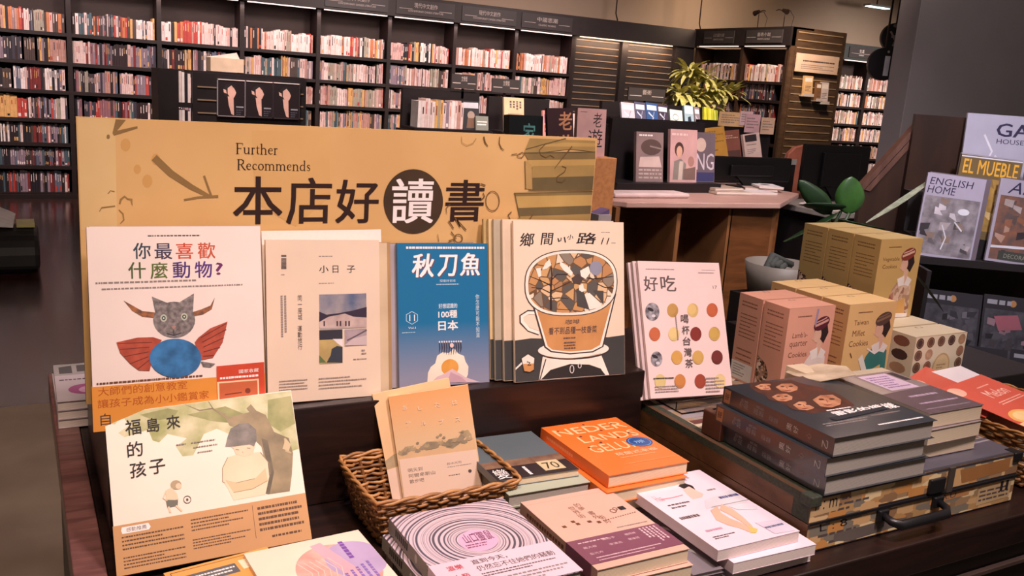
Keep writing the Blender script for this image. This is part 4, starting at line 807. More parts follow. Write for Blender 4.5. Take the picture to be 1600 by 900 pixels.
A.text('11', 562, 108, 610, 145, INK, shear=.3); A.greek(565, 74, 640, 82, 1, GREY, dash=.1); A.greek(620, 132, 645, 140, 1, GREY, dash=.3)
A.poly([(115, 655), (200, 645), (300, 650), (500, 645), (600, 650), (690, 640), (690, 852), (125, 872)], DGR)
A.poly([(262, 735), (560, 735), (605, 850), (242, 862)], OUT); A.poly([(252, 860), (300, 812), (400, 785), (500, 792), (560, 815), (585, 850)], M('#2a2422'))
A.ell(420, 715, 190, 48, M('#3a2f2c'), 32); A.ell(420, 710, 184, 44, OUT, 32)
A.line([(242, 620), (190, 600), (152, 560), (150, 530), (185, 508), (228, 512)], 22, M('#3a2f2c')); A.line([(242, 618), (190, 598), (156, 558), (154, 532), (185, 512), (228, 514)], 16, OUT)
A.poly([(192, 425), (645, 415), (575, 700), (520, 728), (400, 735), (300, 720), (268, 695)], M('#3a2f2c')); A.poly([(200, 425), (638, 415), (568, 697), (515, 722), (400, 728), (305, 714), (275, 690)], OUT); A.poly([(212, 445), (625, 440), (556, 690), (510, 714), (400, 720), (310, 708), (285, 688)], BRN)
pts = lambda rx, ry: [(408+rx*math.copysign(abs(math.cos(t))**.8, math.cos(t)), 355+ry*math.copysign(abs(math.sin(t))**.8, math.sin(t))+(-8)*math.cos(t)) for t in [2*math.pi*i/40 for i in range(40)]]
A.poly(pts(244, 178), M('#3a2f2c')); A.poly(pts(239, 173), OUT); A.poly(pts(225, 160), M('#b98a5c', .5, 'mosaic', scale=52, pal=('#c79a66', '#b98456', '#d9b48a', '#8a7a6a', '#a87c54', '#5a544e', '#e2cdb4', '#c08c58'), edge='#6a4c34'))
TR = M('#2c1a16', .6)
A.line([(300, 500), (298, 400), (304, 320), (298, 250)], [12, 9, 7, 4], TR); A.line([(300, 400), (350, 375), (410, 345)], [7, 5, 3], TR); A.line([(298, 440), (340, 435), (390, 440)], [6, 5, 3], TR); A.line([(300, 370), (250, 345), (190, 320)], [7, 5, 3], TR); A.line([(298, 410), (250, 385), (200, 380)], [6, 5, 3], TR); A.line([(302, 340), (330, 310), (380, 310), (400, 325)], [6, 5, 5, 3], TR); A.line([(400, 500), (330, 495), (345, 465)], [3, 4, 3], TR); A.line([(450, 320), (520, 335), (630, 320)], [4, 6, 3], TR); A.line([(540, 360), (580, 380), (630, 385)], [4, 5, 3], TR)
A.poly([(345, 240), (385, 265), (412, 300), (405, 318), (365, 290), (345, 262)], OUT); A.ell(535, 275, 34, 40, M('#8a8898', .5), 12); A.poly([(430, 390), (460, 375), (500, 500), (435, 480)], M('#4a4440')); A.poly([(475, 420), (500, 410), (565, 470), (560, 488), (500, 500)], OUT); A.poly([(520, 395), (575, 400), (575, 475)], M('#4a4440')); A.poly([(405, 330), (440, 305), (470, 330), (450, 365), (415, 358)], M('#4a3a34')); A.poly([(450, 290), (495, 265), (505, 300), (480, 335), (455, 320)], OUT); A.poly([(252, 285), (270, 250), (290, 228), (300, 260), (275, 280)], OUT); A.poly([(445, 370), (465, 360), (470, 385), (485, 395), (460, 405), (445, 395)], OUT); A.poly([(220, 280), (245, 275), (248, 320), (235, 325)], OUT)
A.text('咖啡', 375, 550, 448, 575, INK2, shear=.1); A.text('看不到品種一枝香菜', 288, 588, 540, 625, INK2, shear=.1); A.greek(365, 640, 460, 654, 1, INK2, dash=.1); A.greek(368, 664, 458, 708, 3, INK2, dash=.1)
A.poly([(118, 795), (155, 765), (158, 775), (122, 805)], OUT); A.poly([(150, 745), (185, 722), (222, 745), (220, 810), (195, 822), (165, 815)], M('#3a2f2c')); A.poly([(154, 748), (185, 727), (217, 748), (215, 775), (160, 775)], OUT); A.poly([(160, 775), (215, 775), (215, 806), (195, 817), (168, 811)], BRN); A.line([(180, 765), (195, 770), (185, 785), (200, 782)], 6, TR)
A.line([(270, 738), (330, 750), (400, 755), (480, 750), (560, 735)], 2, M('#b88a60')); A.line([(245, 862), (262, 800), (275, 755)], 5, DGR)
A.ring(408, 812, 10, 20, 4, M('#d8d0cc'), 14); A.ring(448, 795, 8, 12, 4, M('#d8d0cc'), 14); B.done()
for k, (dx, c, lb) in enumerate(((-.0165, '#ddc3a8', 'second'), (-.030, '#b7a68e', 'third'), (-.036, '#d8b888', 'fourth'), (-.042, '#b99c68', 'fifth'))):
    B = Book('magazine', 'cup magazine copy behind, left edge showing, %s from the front' % lb, 'magazine', .237, .289-.001*k, .006, pose(.886+dx, 1.3325+.0082*k, .932, -1, 12.3, 1.2), M(c, .4, coat=.2), quad=[(x+dx*700, y) for x, y in q4], crop=(3.333, 770, 340), pages=PAGEW)
    B.fu.poly([(.0, .75), (.12, .75), (.12, 1), (0, 1)], DGR); B.done()

# ---------------- suitcase
CX0, CX1, CY0, CY1, CZ0, CZ1 = 1.065, 1.60, .893, 1.41, .762, .858
sc = empty('suitcase', 'old collage-papered suitcase with a dark handle lying flat on the table', 'suitcase', loc=(1.33, 1.15, CZ0))
LTH = M('#6b4527', .5, 'wood', hex2='#4e301a', scale=4, sc=(6, 6, 12)); MAP_ = M('#a88258', .6, 'mosaic', scale=60, metric='CHEBYCHEV', rnd=.8, sc=(.45, .45, 1.2), pal=('#d8ab74', '#c0955f', '#e2bd88', '#a8865f', '#857a68', '#cf8f4c', '#ecd09c', '#9a7450'))
GRN = M('#3c4030', .7, 'noise', hex2='#2a2c22', scale=200)
TOPC = M('#6a5a52', .5, 'mosaic', scale=34, metric='CHEBYCHEV', rnd=.8, sc=(.6, 1.1, 1), pal=('#6a4a40', '#8a8078', '#4a3c3a', '#7a3c34', '#b9a890', '#5a5450', '#3a3436', '#94785c'))
mb = MB(); mb.box(CX0, CX1, CY0, CY1, CZ0, .812, LTH); 
A = Art(mb, (CX0, CY0, .812), (CX1-CX0, 0, 0), (0, 0, CZ0-.812), (0, -1, 0)); A.eps = .00004
A.rect(0.0, 0, 1, 1, MAP_); A.text('L : 8', .05, .08, .17, .35, INK, shear=-.1); A.greek(.05, .4, .3, .62, 1, INK2, dash=.12, fill=.5); A.greek(.1, .7, .35, .9, 1, INK2, dash=.15)
A.poly([(.12, .55), (.3, .5), (.45, .6), (.42, .85), (.2, .95), (.12, .8)], M('#6d6058')); A.poly([(.0, .95), (1, .97), (1, 1), (0, 1)], INK); A.poly([(.55, .1), (.75, .05), (.75, .3), (.55, .35)], M('#c58a54')); A.text('NA.U', .57, .08, .68, .28, INK2); A.poly([(.8, .2), (.98, .15), (.98, .8), (.8, .85)], M('#c9a878')); A.greek(.81, .25, .97, .75, 3, INK2, dash=.15); A.rect(.92, .1, .935, .5, INK); A.rect(.95, .1, .965, .5, INK)
A.poly([(.42, .7), (.6, .65), (.7, .95), (.42, .98)], M('#b07a48')); child(mb, 'body', sc)
mb = MB(); mb.box(CX0, CX1, CY0, CY1, .8135, CZ1, LTH); A = Art(mb, (CX0, CY0, CZ1), (CX1-CX0, 0, 0), (0, 0, .8135-CZ1), (0, -1, 0)); A.eps = .00004
A.rect(0, 0, 1, 1, MAP_); A.greek(.02, .2, .25, .8, 3, INK2, dash=.12); A.poly([(.0, .1), (.12, .1), (.12, .7), (0, .75)], M('#cba878')); A.text('r : m', .02, .2, .11, .55, INK); A.poly([(.68, .2), (.95, .15), (.95, .7), (.7, .8)], M('#a5703e')); A.rect(0, .0, 1, .10, M('#3a3436')); A.rect(.3, .88, 1, 1, INK)
T_ = Art(mb, (CX0, CY1, CZ1), (CX1-CX0, 0, 0), (0, CY0-CY1, 0), (0, 0, 1)); T_.eps = .00004; T_.rect(.0, 0, 1, 1, TOPC); T_.rect(0, .0, .045, 1, GRN); T_.rect(0, .0, .02, 1, M('#4e3420'))
for i in range(12): T_.rect(.05, .30+i*.058, .16, .335+i*.058, M(('#8a8286', '#5a2c28', '#8a8078', '#2f2a30', '#a89678', '#7d5a40')[i % 6], .5))
T_.rect(.5, .86, 1, 1, M('#57535c', .35)); T_.line([(.5, .9), (1, .88)], .01, M('#8a8088')); T_.rect(.0, .985, 1, 1, M('#3c3a40', .4))
S_ = Art(mb, (CX0, CY1, CZ1), (0, CY0-CY1, 0), (0, 0, .8135-CZ1), (-1, 0, 0)); S_.eps = .00004; S_.rect(0, 0, 1, .3, GRN); S_.rect(.93, 0, 1, 1, GRN)
child(mb, 'lid', sc)
MET = M('#2c2a2c', .35, metal=.5)
child(MB().box(CX0+.0, CX1, CY0-.003, CY0, .8105, .815, MET), 'seam', sc)
hx0, hx1 = 1.235, 1.375
hd = child(MB().tube([(hx0, CY0-.006, .800), (hx0, CY0-.022, .797), (hx0+.012, CY0-.032, .793), (hx1-.012, CY0-.032, .793), (hx1, CY0-.022, .797), (hx1, CY0-.006, .800)], [.006, .007, .0085, .0085, .007, .006], MET, 10), 'handle', sc, smooth=True)
for _x in (hx0, hx1): MB().box(_x-.012, _x+.012, CY0-.008, CY0, .790, .81, MET).build('handle_mount', hd, bevel=.002)
child(MB().box(1.345, 1.385, CY0-.007, CY0, .818, .845, MET), 'latch', sc, bevel=.002)
child(MB().box(1.395, 1.41, CY0-.004, CY0, .813, CZ1+.001, M('#4a4038', .5)), 'strap', sc)
for i, (x, y) in enumerate(((CX0, CY0), (CX1, CY0))):
    child(MB().box(x-.004 if i == 0 else x-.02, x+.02 if i == 0 else x+.004, y-.004, y+.02, .842, CZ1+.002, MET if i else GRN), 'corner_guard', sc, bevel=.002)

# tea magazine on a clear stand
st = empty('acrylic_stand', 'clear plastic stand under the magazine with coloured tea circles', 'stand', loc=(1.17, 1.30, CZ1))
ACR = bpy.data.materials.new('clear_acrylic'); ACR.use_nodes = True; bb_ = ACR.node_tree.nodes['Principled BSDF']; bb_.inputs['Transmission Weight'].default_value = 1; bb_.inputs['Roughness'].default_value = .05; bb_.inputs['IOR'].default_value = 1.3; bb_.inputs['Base Color'].default_value = (.95, .93, .9, 1)
child(MB().box(1.10, 1.24, 1.255, 1.40, CZ1+.001, CZ1+.004, ACR).box(1.10, 1.24, 1.272, 1.275, CZ1+.004, CZ1+.02, ACR), 'base', st)
child(MB().box(1.10, 1.24, 0, .003, 0, .16, ACR, T=lambda x, y, z: (x, 1.325+y+z*.43, CZ1+.0045+z)), 'back_support', st)
q5 = [(980, 397), (1124.7, 398.5), (1147, 603), (1003, 613)]
B = Book('magazine', 'pinkish white magazine with rows of coloured tea circles, on a clear stand', 'magazine', .205, .272, .006, pose(1.163, 1.300, .8735, -1.1, 23, 2.8), M('#e6c8c2', .25, amt=.03, coat=.9), quad=q5, crop=(3.75, 970, 390), pages=PAGEW)
A = B.front
A.text('好', 80, 118, 172, 205, INK2, bold=.015); A.text('吃', 192, 112, 292, 205, INK2, bold=.015); A.greek(92, 70, 285, 80, 1, INK2, dash=.04); A.greek(442, 88, 560, 98, 1, INK2, dash=.05); A.greek(465, 72, 555, 80, 1, GREY, dash=.06); A.text('17', 538, 168, 566, 186, INK2)
rows = ((320, ((135, 'p'), (270, '#b58a4c'), (404, '#d4b070'), (532, '#b85c38'))), (460, ((150, '#b8603c'), (277, '#d8ba7c'), (422, '#7c2c24'), (545, '#c09a50'))), (597, ((162, 'd'), (296, '#c6944c'), (435, '#c49a54'), (560, '#6c2a26'))), (735, ((185, '#cdb478'), (315, '#c07c40'), (448, '#96402c'), (578, '#d8ba84'))))
for y, cs_ in rows:
    for x, c in cs_:
        yy = y-(x-150)*.02
        if c in 'pd':
            A.ell(x, yy+8, 48 if c == 'p' else 38, 54 if c == 'p' else 44, M('#4a4248', .4, 'noise', hex2='#a8a0a4', scale=90), 22); A.ell(x-12, yy-6, 22, 10, INK, 12, rot=20); A.ell(x+8, yy+32, 14, 9, M('#c9c0c4'), 10)
        else: A.ell(x, yy, 37, 41, M(c, .5, amt=.2, scale=25), 24); A.ell(x-6, yy-6, 28, 31, M(c, .5, amt=.02), 20)
A.vtext('喝杯台灣茶', 322, 340, 395, 660, INK2, bold=.008) if 0 else None
for i, c in enumerate('喝杯台灣茶'): A.text(c, 322+i*7, 342+i*65, 372+i*7, 392+i*65, INK2, bold=.01, shear=.08)
A.vgreek(290, 345, 302, 505, 1, GREY, dash=.05); A.greek(140, 705, 275, 728, 1, INK, dash=.05, fill=.4); A.greek(150, 755, 320, 800, 3, GREY, dash=.06); A.greek(480, 700, 620, 795, 5, GREY, dash=.06)
GLR = M('#f6eef0', .1, coat=1); B.done()
for k, (dx, dy) in enumerate(((-.006, .0), (-.011, .0))):
    Book('magazine', 'tea circle magazine copy, %s behind the front one' % ('directly', 'rearmost')[k], 'magazine', .205, .274, .006, pose(1.163+dx, 1.308+.0078*k, .8695-.004*k, -1.1, 23, 2.8), M('#d5bcb8', .4), pages=PAGEW).done()

# ---------------- cookie boxes (upright cartons)
def carton(name, label, x, y, z, w, d, h, cf, ctop, cside, artf=None, arts=None, group=None):
    r = empty(name, label, 'box', group, mw=Matrix.Translation((x, y, z))); mb = MB()
    f, t, s_ = M(cf, .45, amt=.03, scale=20), M(ctop, .45, amt=.03, scale=20), M(cside, .5, amt=.03, scale=20)
    mb.mesh([(0, 0, 0), (w, 0, 0), (w, 0, h), (0, 0, h)], [(0, 1, 2, 3)], f); mb.mesh([(0, d, 0), (0, 0, 0), (0, 0, h), (0, d, h)], [(0, 1, 2, 3)], s_)
    mb.mesh([(w, 0, 0), (w, d, 0), (w, d, h), (w, 0, h), (0, d, 0), (0, d, h)], [(0, 1, 2, 3), (1, 4, 5, 2)], s_); mb.mesh([(0, 0, 0), (w, 0, 0), (w, d, 0), (0, d, 0)], [(3, 2, 1, 0)], s_)
    q = pj([(x, y, z+h), (x+w, y, z+h), (x+w, y, z), (x, y, z)]); qs = pj([(x, y+d, z+h), (x, y, z+h), (x, y, z), (x, y+d, z)])
    A = Art(mb, (0, 0, h), (w, 0, 0), (0, 0, -h), (0, -1, 0)); S = Art(mb, (0, d, h), (0, -d, 0), (0, 0, -h), (-1, 0, 0))
    if artf: artf(A)
    if arts: arts(S)
    mb.build('carton', r)
    l = MB(); l.box(0, w, 0, d, h, h+.001, t); A2 = Art(l, (0, d, h+.001), (w, 0, 0), (0, -d, 0), (0, 0, 1)); A2.line([(.45, .08), (.55, .08), (.55, .2), (.45, .2), (.45, .08)], .02, M('#7a5c40')); A2.rect(0, .97, 1, 1, M('#9a7450')); l.build('lid_flap', r)
    return r
def side_print(A, c, win):
    A.greek(.15, .06, .8, .14, 2, c, dash=.08, fill=.5); A.greek(.15, .2, .85, .5, 7, c, dash=.06, fill=.35)
    if win: A.poly([(.0, .62), (.35, .68), (.5, .78), (.45, 1), (0, 1)], M(win, .5, 'mosaic', scale=180, pal=('#5a3a2a', '#8a6a50', '#c9a080', '#3a2a24', '#a8806a', '#d9c0a8'))); 
    else: A.greek(.15, .6, .8, .9, 5, c, dash=.06, fill=.35)
def lady(A, hat, stripe, blouse, skirt, arm, cx=.72, top=.12):
    SK_ = M('#e2b49a', .5)
    A.poly([(cx-.32, .98), (cx-.30, .80), (cx-.22, .62), (cx-.08, .50), (cx+.12, .50), (cx+.22, .58), (cx+.26, .98)], blouse)
    A.poly([(cx-.12, .98), (cx-.10, .80), (cx+.12, .74), (cx+.18, .98)], skirt); A.poly([(cx-.34, .92), (cx-.26, .70), (cx-.18, .66), (cx-.16, .86), (cx-.24, .98), (cx-.36, .98)], arm)
    A.poly([(cx-.02, .52), (cx+.0, .38), (cx+.09, .38), (cx+.10, .52), (cx+.04, .58)], SK_); A.poly([(cx-.14, .50), (cx+.02, .46), (cx+.05, .58), (cx-.08, .60)], M('#efe2da')); A.poly([(cx+.22, .52), (cx+.10, .47), (cx+.05, .58), (cx+.16, .60)], M('#efe2da'))
    A.poly([(cx-.09, .22), (cx+.16, .18), (cx+.22, .30), (cx+.14, .42), (cx+.04, .36), (cx-.10, .30)], M('#2c1a18')); A.ell(cx-.02, .32, .085, .085, SK_, 16); A.poly([(cx-.10, .34), (cx-.13, .36), (cx-.09, .38)], SK_)
    A.ell(cx+.04, .19, .17, .075, hat, 18, rot=-12); A.line([(cx-.10, .215), (cx+.05, .185), (cx+.18, .155)], .028, stripe); A.line([(cx-.08, .175), (cx+.05, .15), (cx+.14, .125)], .014, stripe)
BRT = M('#6d3f2a', .5)
def pinkf(A):
    A.greek(.2, .08, .5, .11, 1, BRT); A.text("Lamb's-", .14, .27, .46, .33, BRT); A.text('quarter', .1, .37, .48, .45, BRT); A.text('Cookies', .1, .49, .5, .55, BRT)
    lady(A, M('#5a2030', .5), M('#d8a090', .5), M('#e8d6cc', .5), M('#c9805c', .5), M('#d9a080', .5), .7); A.poly([(.45, .78), (.75, .7), (.85, .8), (.6, .88)], M('#3a2a28', .5, 'mosaic', scale=90, pal=('#2a2024', '#e0c0b0', '#3a2a28', '#b08070'))); A.line([(.62, .02), (.6, .2)], .04, M('#9a8aa8')); A.line([(.25, .62), (.27, .7)], .012, BRT); A.line([(.1, .84), (.14, .72)], .015, BRT)
def yelf(A):
    A.greek(.2, .08, .5, .11, 1, BRT); A.text('Taiwan', .14, .18, .44, .24, BRT); A.text('Millet', .14, .30, .4, .37, BRT); A.text('Cookies', .1, .42, .5, .49, BRT)
    lady(A, M('#5a4038', .5), M('#8a6a50', .5), M('#3a7a74', .5), M('#d9b070', .5), M('#3a7a74', .5), .72); A.line([(.38, .62), (.55, .85)], .09, M('#e8e0d4')); A.line([(.5, .53), (.68, .6), (.88, .52)], .02, WHT); A.poly([(.05, .90), (.3, .88), (.3, .98), (.05, 1)], M('#2a2a30')); A.line([(.15, .56), (.2, .62)], .015, BRT)
def grnf(A):
    A.greek(.2, .08, .5, .11, 1, BRT); A.text('Vegetable', .1, .22, .5, .28, BRT); A.text('Cookies', .12, .31, .46, .36, BRT)
    lady(A, M('#8a3a30', .5), M('#e0b8a0', .5), M('#a87860', .5, 'mosaic', scale=110, pal=('#9a6a58', '#d8b8a0', '#b08a70', '#c9a48a')), M('#d8a460', .5), M('#9a5a50', .5, 'mosaic', scale=110, pal=('#9a5a50', '#e0c0a8', '#b07a68')), .66)
    A.poly([(.1, .97), (.35, .93), (.9, .95), (.9, 1), (.1, 1)], M('#efe2da'))
DK3 = M('#8a5a44', .5)
for i, (y, lb, w_) in enumerate(((1.268, 'pink cookie carton with a woman in a dark red hat, nearer of the two', '#ccaa88'), (1.343, 'pink cookie carton behind the nearer pink one, beside the tea magazine', None))):
    carton('cookie_box', lb, 1.362, y, .8585, .132, .070, .19, '#dca088', '#d59a84', '#cc937a', pinkf, lambda A, w_=w_: (side_print(A, DK3, w_), A.rect(.0, .78, .9, .98, M('#d9cfc4')) if w_ is None else None, A.greek(.1, .8, .6, .95, 5, GREY) if w_ is None else None), group='pink cookie cartons')
for i in range(3): carton('cookie_box', ('yellow cookie carton with a woman in a teal blouse, front of its row of three', 'middle yellow cookie carton in the row behind the pink ones', 'rearmost yellow cookie carton in the row behind the pink ones')[i], 1.530, 1.262+.077*i, .8585, .148, .074, .19, '#e2b87c', '#e6c08a', '#d6a46e', yelf, lambda A: side_print(A, DK3, None), group='yellow cookie cartons')
DOTS = ['#8a5a48', '#4a3430', '#b08a6a', '#c9a080', '#6a4a3a', '#a07058']
def dots(A, seed, label=True):
    rg = random.Random(seed)
    for j in range(4):
        for i in range(5):
            x = .09+i*.205+(.05 if j % 2 else 0)*0; y = .13+j*.25
            if label and .35 < x < .8 and y > .3: continue
            A.ell(x, y, .072, .112, M(DOTS[rg.randrange(6)], .5, amt=.25, scale=60), 14); A.ring(x, y, .052, .082, .008, M('#a88468'), 12)
    if label: A.ell(.57, .68, .17, .30, M('#c9a878'), 24); A.ell(.57, .68, .145, .265, M('#e2c496'), 24); A.greek(.48, .6, .66, .78, 3, M('#b08a60'), dash=.15)
for i in range(5): carton('cookie_box', ('white carton with printed round biscuits and an oval label, in front', 'white carton with printed biscuits just behind the front one', 'white biscuit carton under the front green carton', 'white biscuit carton under the middle green carton', 'white biscuit carton under the rearmost green carton')[i], 1.722, 1.232+(.078*i), .8605, .176, .072, .111, '#e2d4b8', '#cfc0a4', '#dccdb0', lambda A, i=i: dots(A, 3+i), lambda A, i=i: [A.ell(.5, .15+.28*k, .3, .11, M(DOTS[(k+i) % 6], .5, amt=.2), 12) for k in range(3)], group='white biscuit cartons')
for i in range(3): carton('cookie_box', ('olive yellow cookie carton with a woman in a red hat, front of the top three', 'middle olive yellow cookie carton on top of the white ones', 'rearmost olive yellow cookie carton on top of the white ones')[i], 1.738, 1.375+.079*i, .9735, .145, .076, .19, '#c9a566', '#cdb078', '#b0925c', grnf, lambda A: side_print(A, M('#7a5c38', .5), '#aaaaaa'), group='olive yellow cookie cartons')

# ---------------- books lying flat
def flat(name, label, x0, y0, ztop, w, h, t, yaw, col, spine=None, pages=None, quad='auto', crop=(1, 0, 0), group=None, cat='book', coat=.15, inset=.002):
    """x0,y0: front-left corner seen from above"""
    a = math.radians(yaw); cx = x0+w/2*math.cos(a); cy = y0+w/2*math.sin(a)
    return Book(name, label, cat, w, h, t, pose(cx, cy, ztop, yaw, 90), col if not isinstance(col, str) else M(col, .4, amt=.04, coat=coat), spine=spine, pages=pages, quad=quad, crop=crop, group=group, inset=inset)
# picture book of the child under the tree, leaning on the back tier
q6 = [(161.7, 650), (453, 611), (486.7, 845), (183, 902)]
B = Book('picture_book', 'landscape picture book with a watercolour child under a tree, leaning at the left', 'book', .26, .223, .016, pose(.227, 1.182, .778, -8.5, 32.4, -4.9), M('#efdccb', .4, amt=.03, coat=.15), spine=M('#e2c9b0', .5), quad=q6, crop=(3, 150, 600), pages=PAGEW)
A = B.front; OLV = M('#9a9a5c', .6, 'noise', hex2='#d9cda8', scale=22); OLD = M('#7d8048', .6, 'noise', hex2='#a8a06c', scale=30); TRK = M('#a08a68', .6, 'noise', hex2='#7a6a50', scale=30)
A.poly([(110, 138), (400, 100), (620, 72), (915, 36), (930, 200), (950, 310), (880, 330), (760, 260), (640, 250), (560, 215), (500, 240), (450, 340), (400, 345), (370, 300), (420, 260), (330, 240), (290, 280), (260, 270), (240, 220), (130, 255), (100, 235), (150, 200)], OLV)
A.poly([(200, 150), (330, 120), (380, 130), (360, 160), (290, 175), (250, 170)], OLD); A.poly([(420, 150), (600, 110), (700, 150), (640, 190), (540, 180)], OLD); A.poly([(800, 80), (910, 60), (930, 190), (860, 230), (800, 190)], OLD); A.poly([(45, 150), (80, 145), (105, 170), (85, 195), (60, 190)], OLV)
A.poly([(600, 165), (660, 150), (745, 130), (790, 150), (830, 230), (900, 260), (920, 330), (915, 430), (905, 510), (800, 525), (795, 400), (770, 300), (700, 230), (620, 200)], TRK); A.poly([(770, 260), (800, 270), (830, 420), (810, 522), (790, 522), (800, 400)], M('#5a4e3e', .6, 'noise', hex2='#7a6a52', scale=30))
A.poly([(700, 120), (720, 100), (780, 170), (760, 200)], TRK); A.line([(410, 100), (480, 130), (540, 120), (610, 165)], [3, 6, 6, 12], TRK); A.line([(520, 85), (545, 125), (600, 150)], [3, 5, 8], TRK); A.line([(880, 260), (890, 320), (912, 330)], [8, 14, 6], M('#c0a880')); A.poly([(870, 310), (885, 260), (910, 290), (900, 320)], M('#d0b890'))
SHT = M('#e6d2b4', .6, 'noise', hex2='#dcc4a2', scale=12); SK3 = M('#ecc4a4', .5); HRC = M('#6a625c', .6, 'noise', hex2='#8a8078', scale=60)
A.poly([(610, 350), (660, 335), (760, 325), (800, 370), (808, 440), (790, 525), (640, 552), (615, 500), (590, 460), (585, 400)], SHT); A.line([(612, 350), (588, 400), (588, 465), (600, 470)], 3, TRK); A.line([(765, 325), (808, 380), (812, 430)], 3, TRK)
A.poly([(600, 455), (660, 470), (740, 450), (790, 400), (800, 460), (730, 500), (640, 515)], M('#dcb890')); A.line([(640, 515), (730, 498), (800, 460)], 3, TRK); A.line([(650, 470), (740, 450)], 2.5, TRK)
A.poly([(612, 290), (640, 310), (650, 335), (690, 348), (730, 335), (742, 290), (700, 270), (640, 275)], SK3); A.poly([(600, 300), (612, 250), (625, 215), (665, 192), (710, 190), (745, 220), (748, 270), (735, 300), (715, 290), (670, 296), (640, 300)], HRC)
for x, y in ((657, 314), (710, 306)): A.line([(x-8, y), (x+8, y+1)], 2.5, INK2)
A.line([(680, 324), (684, 326)], 2, INK2)
A.poly([(320, 505), (350, 490), (375, 520), (382, 545), (350, 555), (325, 545)], M('#dcc8a8')); A.ell(370, 478, 26, 22, M('#b09a78'), 14); A.ell(382, 484, 14, 14, SK3, 10); A.poly([(322, 548), (380, 550), (378, 575), (330, 585)], M('#6d6a5c')); A.line([(335, 580), (345, 608)], 9, SK3); A.line([(370, 575), (398, 600)], 9, SK3); A.line([(322, 510), (310, 540), (330, 552)], 6, SK3); A.ring(423, 547, 17, 17, 3, INK2, 16); A.ell(423, 547, 6, 6, INK2, 8)
for t, b in (('福', (133, 172, 206, 244)), ('島', (232, 165, 292, 230)), ('來', (325, 152, 388, 216)), ('的', (142, 275, 215, 345)), ('孩', (155, 370, 230, 442)), ('子', (245, 358, 320, 425))): A.text(t, *b, INK, bold=.006)
A.greek(370, 282, 415, 296, 1, GREY, dash=.2); A.greek(440, 268, 555, 280, 1, GREY, dash=.1); A.greek(450, 290, 565, 302, 1, GREY, dash=.1); A.greek(470, 316, 540, 328, 1, GREY, dash=.1)
v1 = 1-.215
Bd = B.band(.70, 1.0, M('#c48f5c', .5, amt=.04)); Bd.H = None
PRT = M('#5a3418', .5)
Bd.poly([(.04, .715), (.17, .715), (.18, .74), (.17, .755), (.04, .755), (.035, .735)], WHT); Bd.text('感動推薦', .06, .722, .16, .748, PRT)
for (u0, u1, rs) in ((.035, .34, ((.765, .86), (.89, .97))), (.38, .68, ((.735, .82), (.86, .93)))):
    for a, b in rs: Bd.greek(u0, a, u1, b, 4, PRT, dash=.03, fill=.5)
Bd.line([(.705, .72), (.705, .93)], .002, PRT); Bd.greek(.73, .73, .97, .90, 5, PRT, dash=.05, fill=.6); Bd.greek(.79, .92, .95, .95, 1, PRT, dash=.1); B.done()

# small yellow book and the pink circle book at the front edge
B = flat('book', 'orange yellow book lying at the front edge under the child picture book', .175, .93, .800, .14, .20, .018, 8, '#dc9a4c', pages=PAGE)
B.fu.line([(.05, .03), (.95, .03), (.95, .97), (.05, .97), (.05, .03)], .008, BRT); B.fu.rect(.15, .1, .62, .22, M('#5a5a60')); B.fu.greek(.18, .12, .6, .2, 2, WHT); B.fu.rect(.66, .08, .88, .2, M('#efd8b8')); B.done()
flat('book', 'second orange book below the yellow one at the front edge', .175, .93, .7815, .14, .20, .018, 6, '#b8763c', pages=PAGE).done()
for k in range(2):
    B = flat('book', ('cream book with a pink circle drawing at the bottom edge of the view', 'copy under the cream book with the pink circle')[k], .262-.006*k, .905+.004*k, .806-.021*k, .165, .225, .02, 3-2*k, '#eed5c0', pages=PAGE)
    if k == 0:
        A = B.fu; PKC = M('#c98f84', .5, 'noise', hex2='#dcb0a4', scale=40); A.ell(.62, .40, .34, .30, PKC, 40); A.ell(.8, .33, .25, .22, M('#b8a0c4', .5), 30); A.poly([(.52, .08), (.62, .06), (.78, .5), (.68, .6)], M('#d8a8b4'))
        for j in range(6): A.line([(.34+j*.05, .25), (.4+j*.05, .38), (.36+j*.05, .5), (.42+j*.05, .62)], .008, M('#e6c8bc'))
        for j in range(7): A.vgreek(.52+j*.055, .5-.02*j, .55+j*.055, .85, 1, M('#8a6ab0'), dash=.06, fill=.8)
        A.vgreek(.75, .1, .8, .4, 1, M('#7a4aa0'), dash=.1, fill=.8)
    B.done()

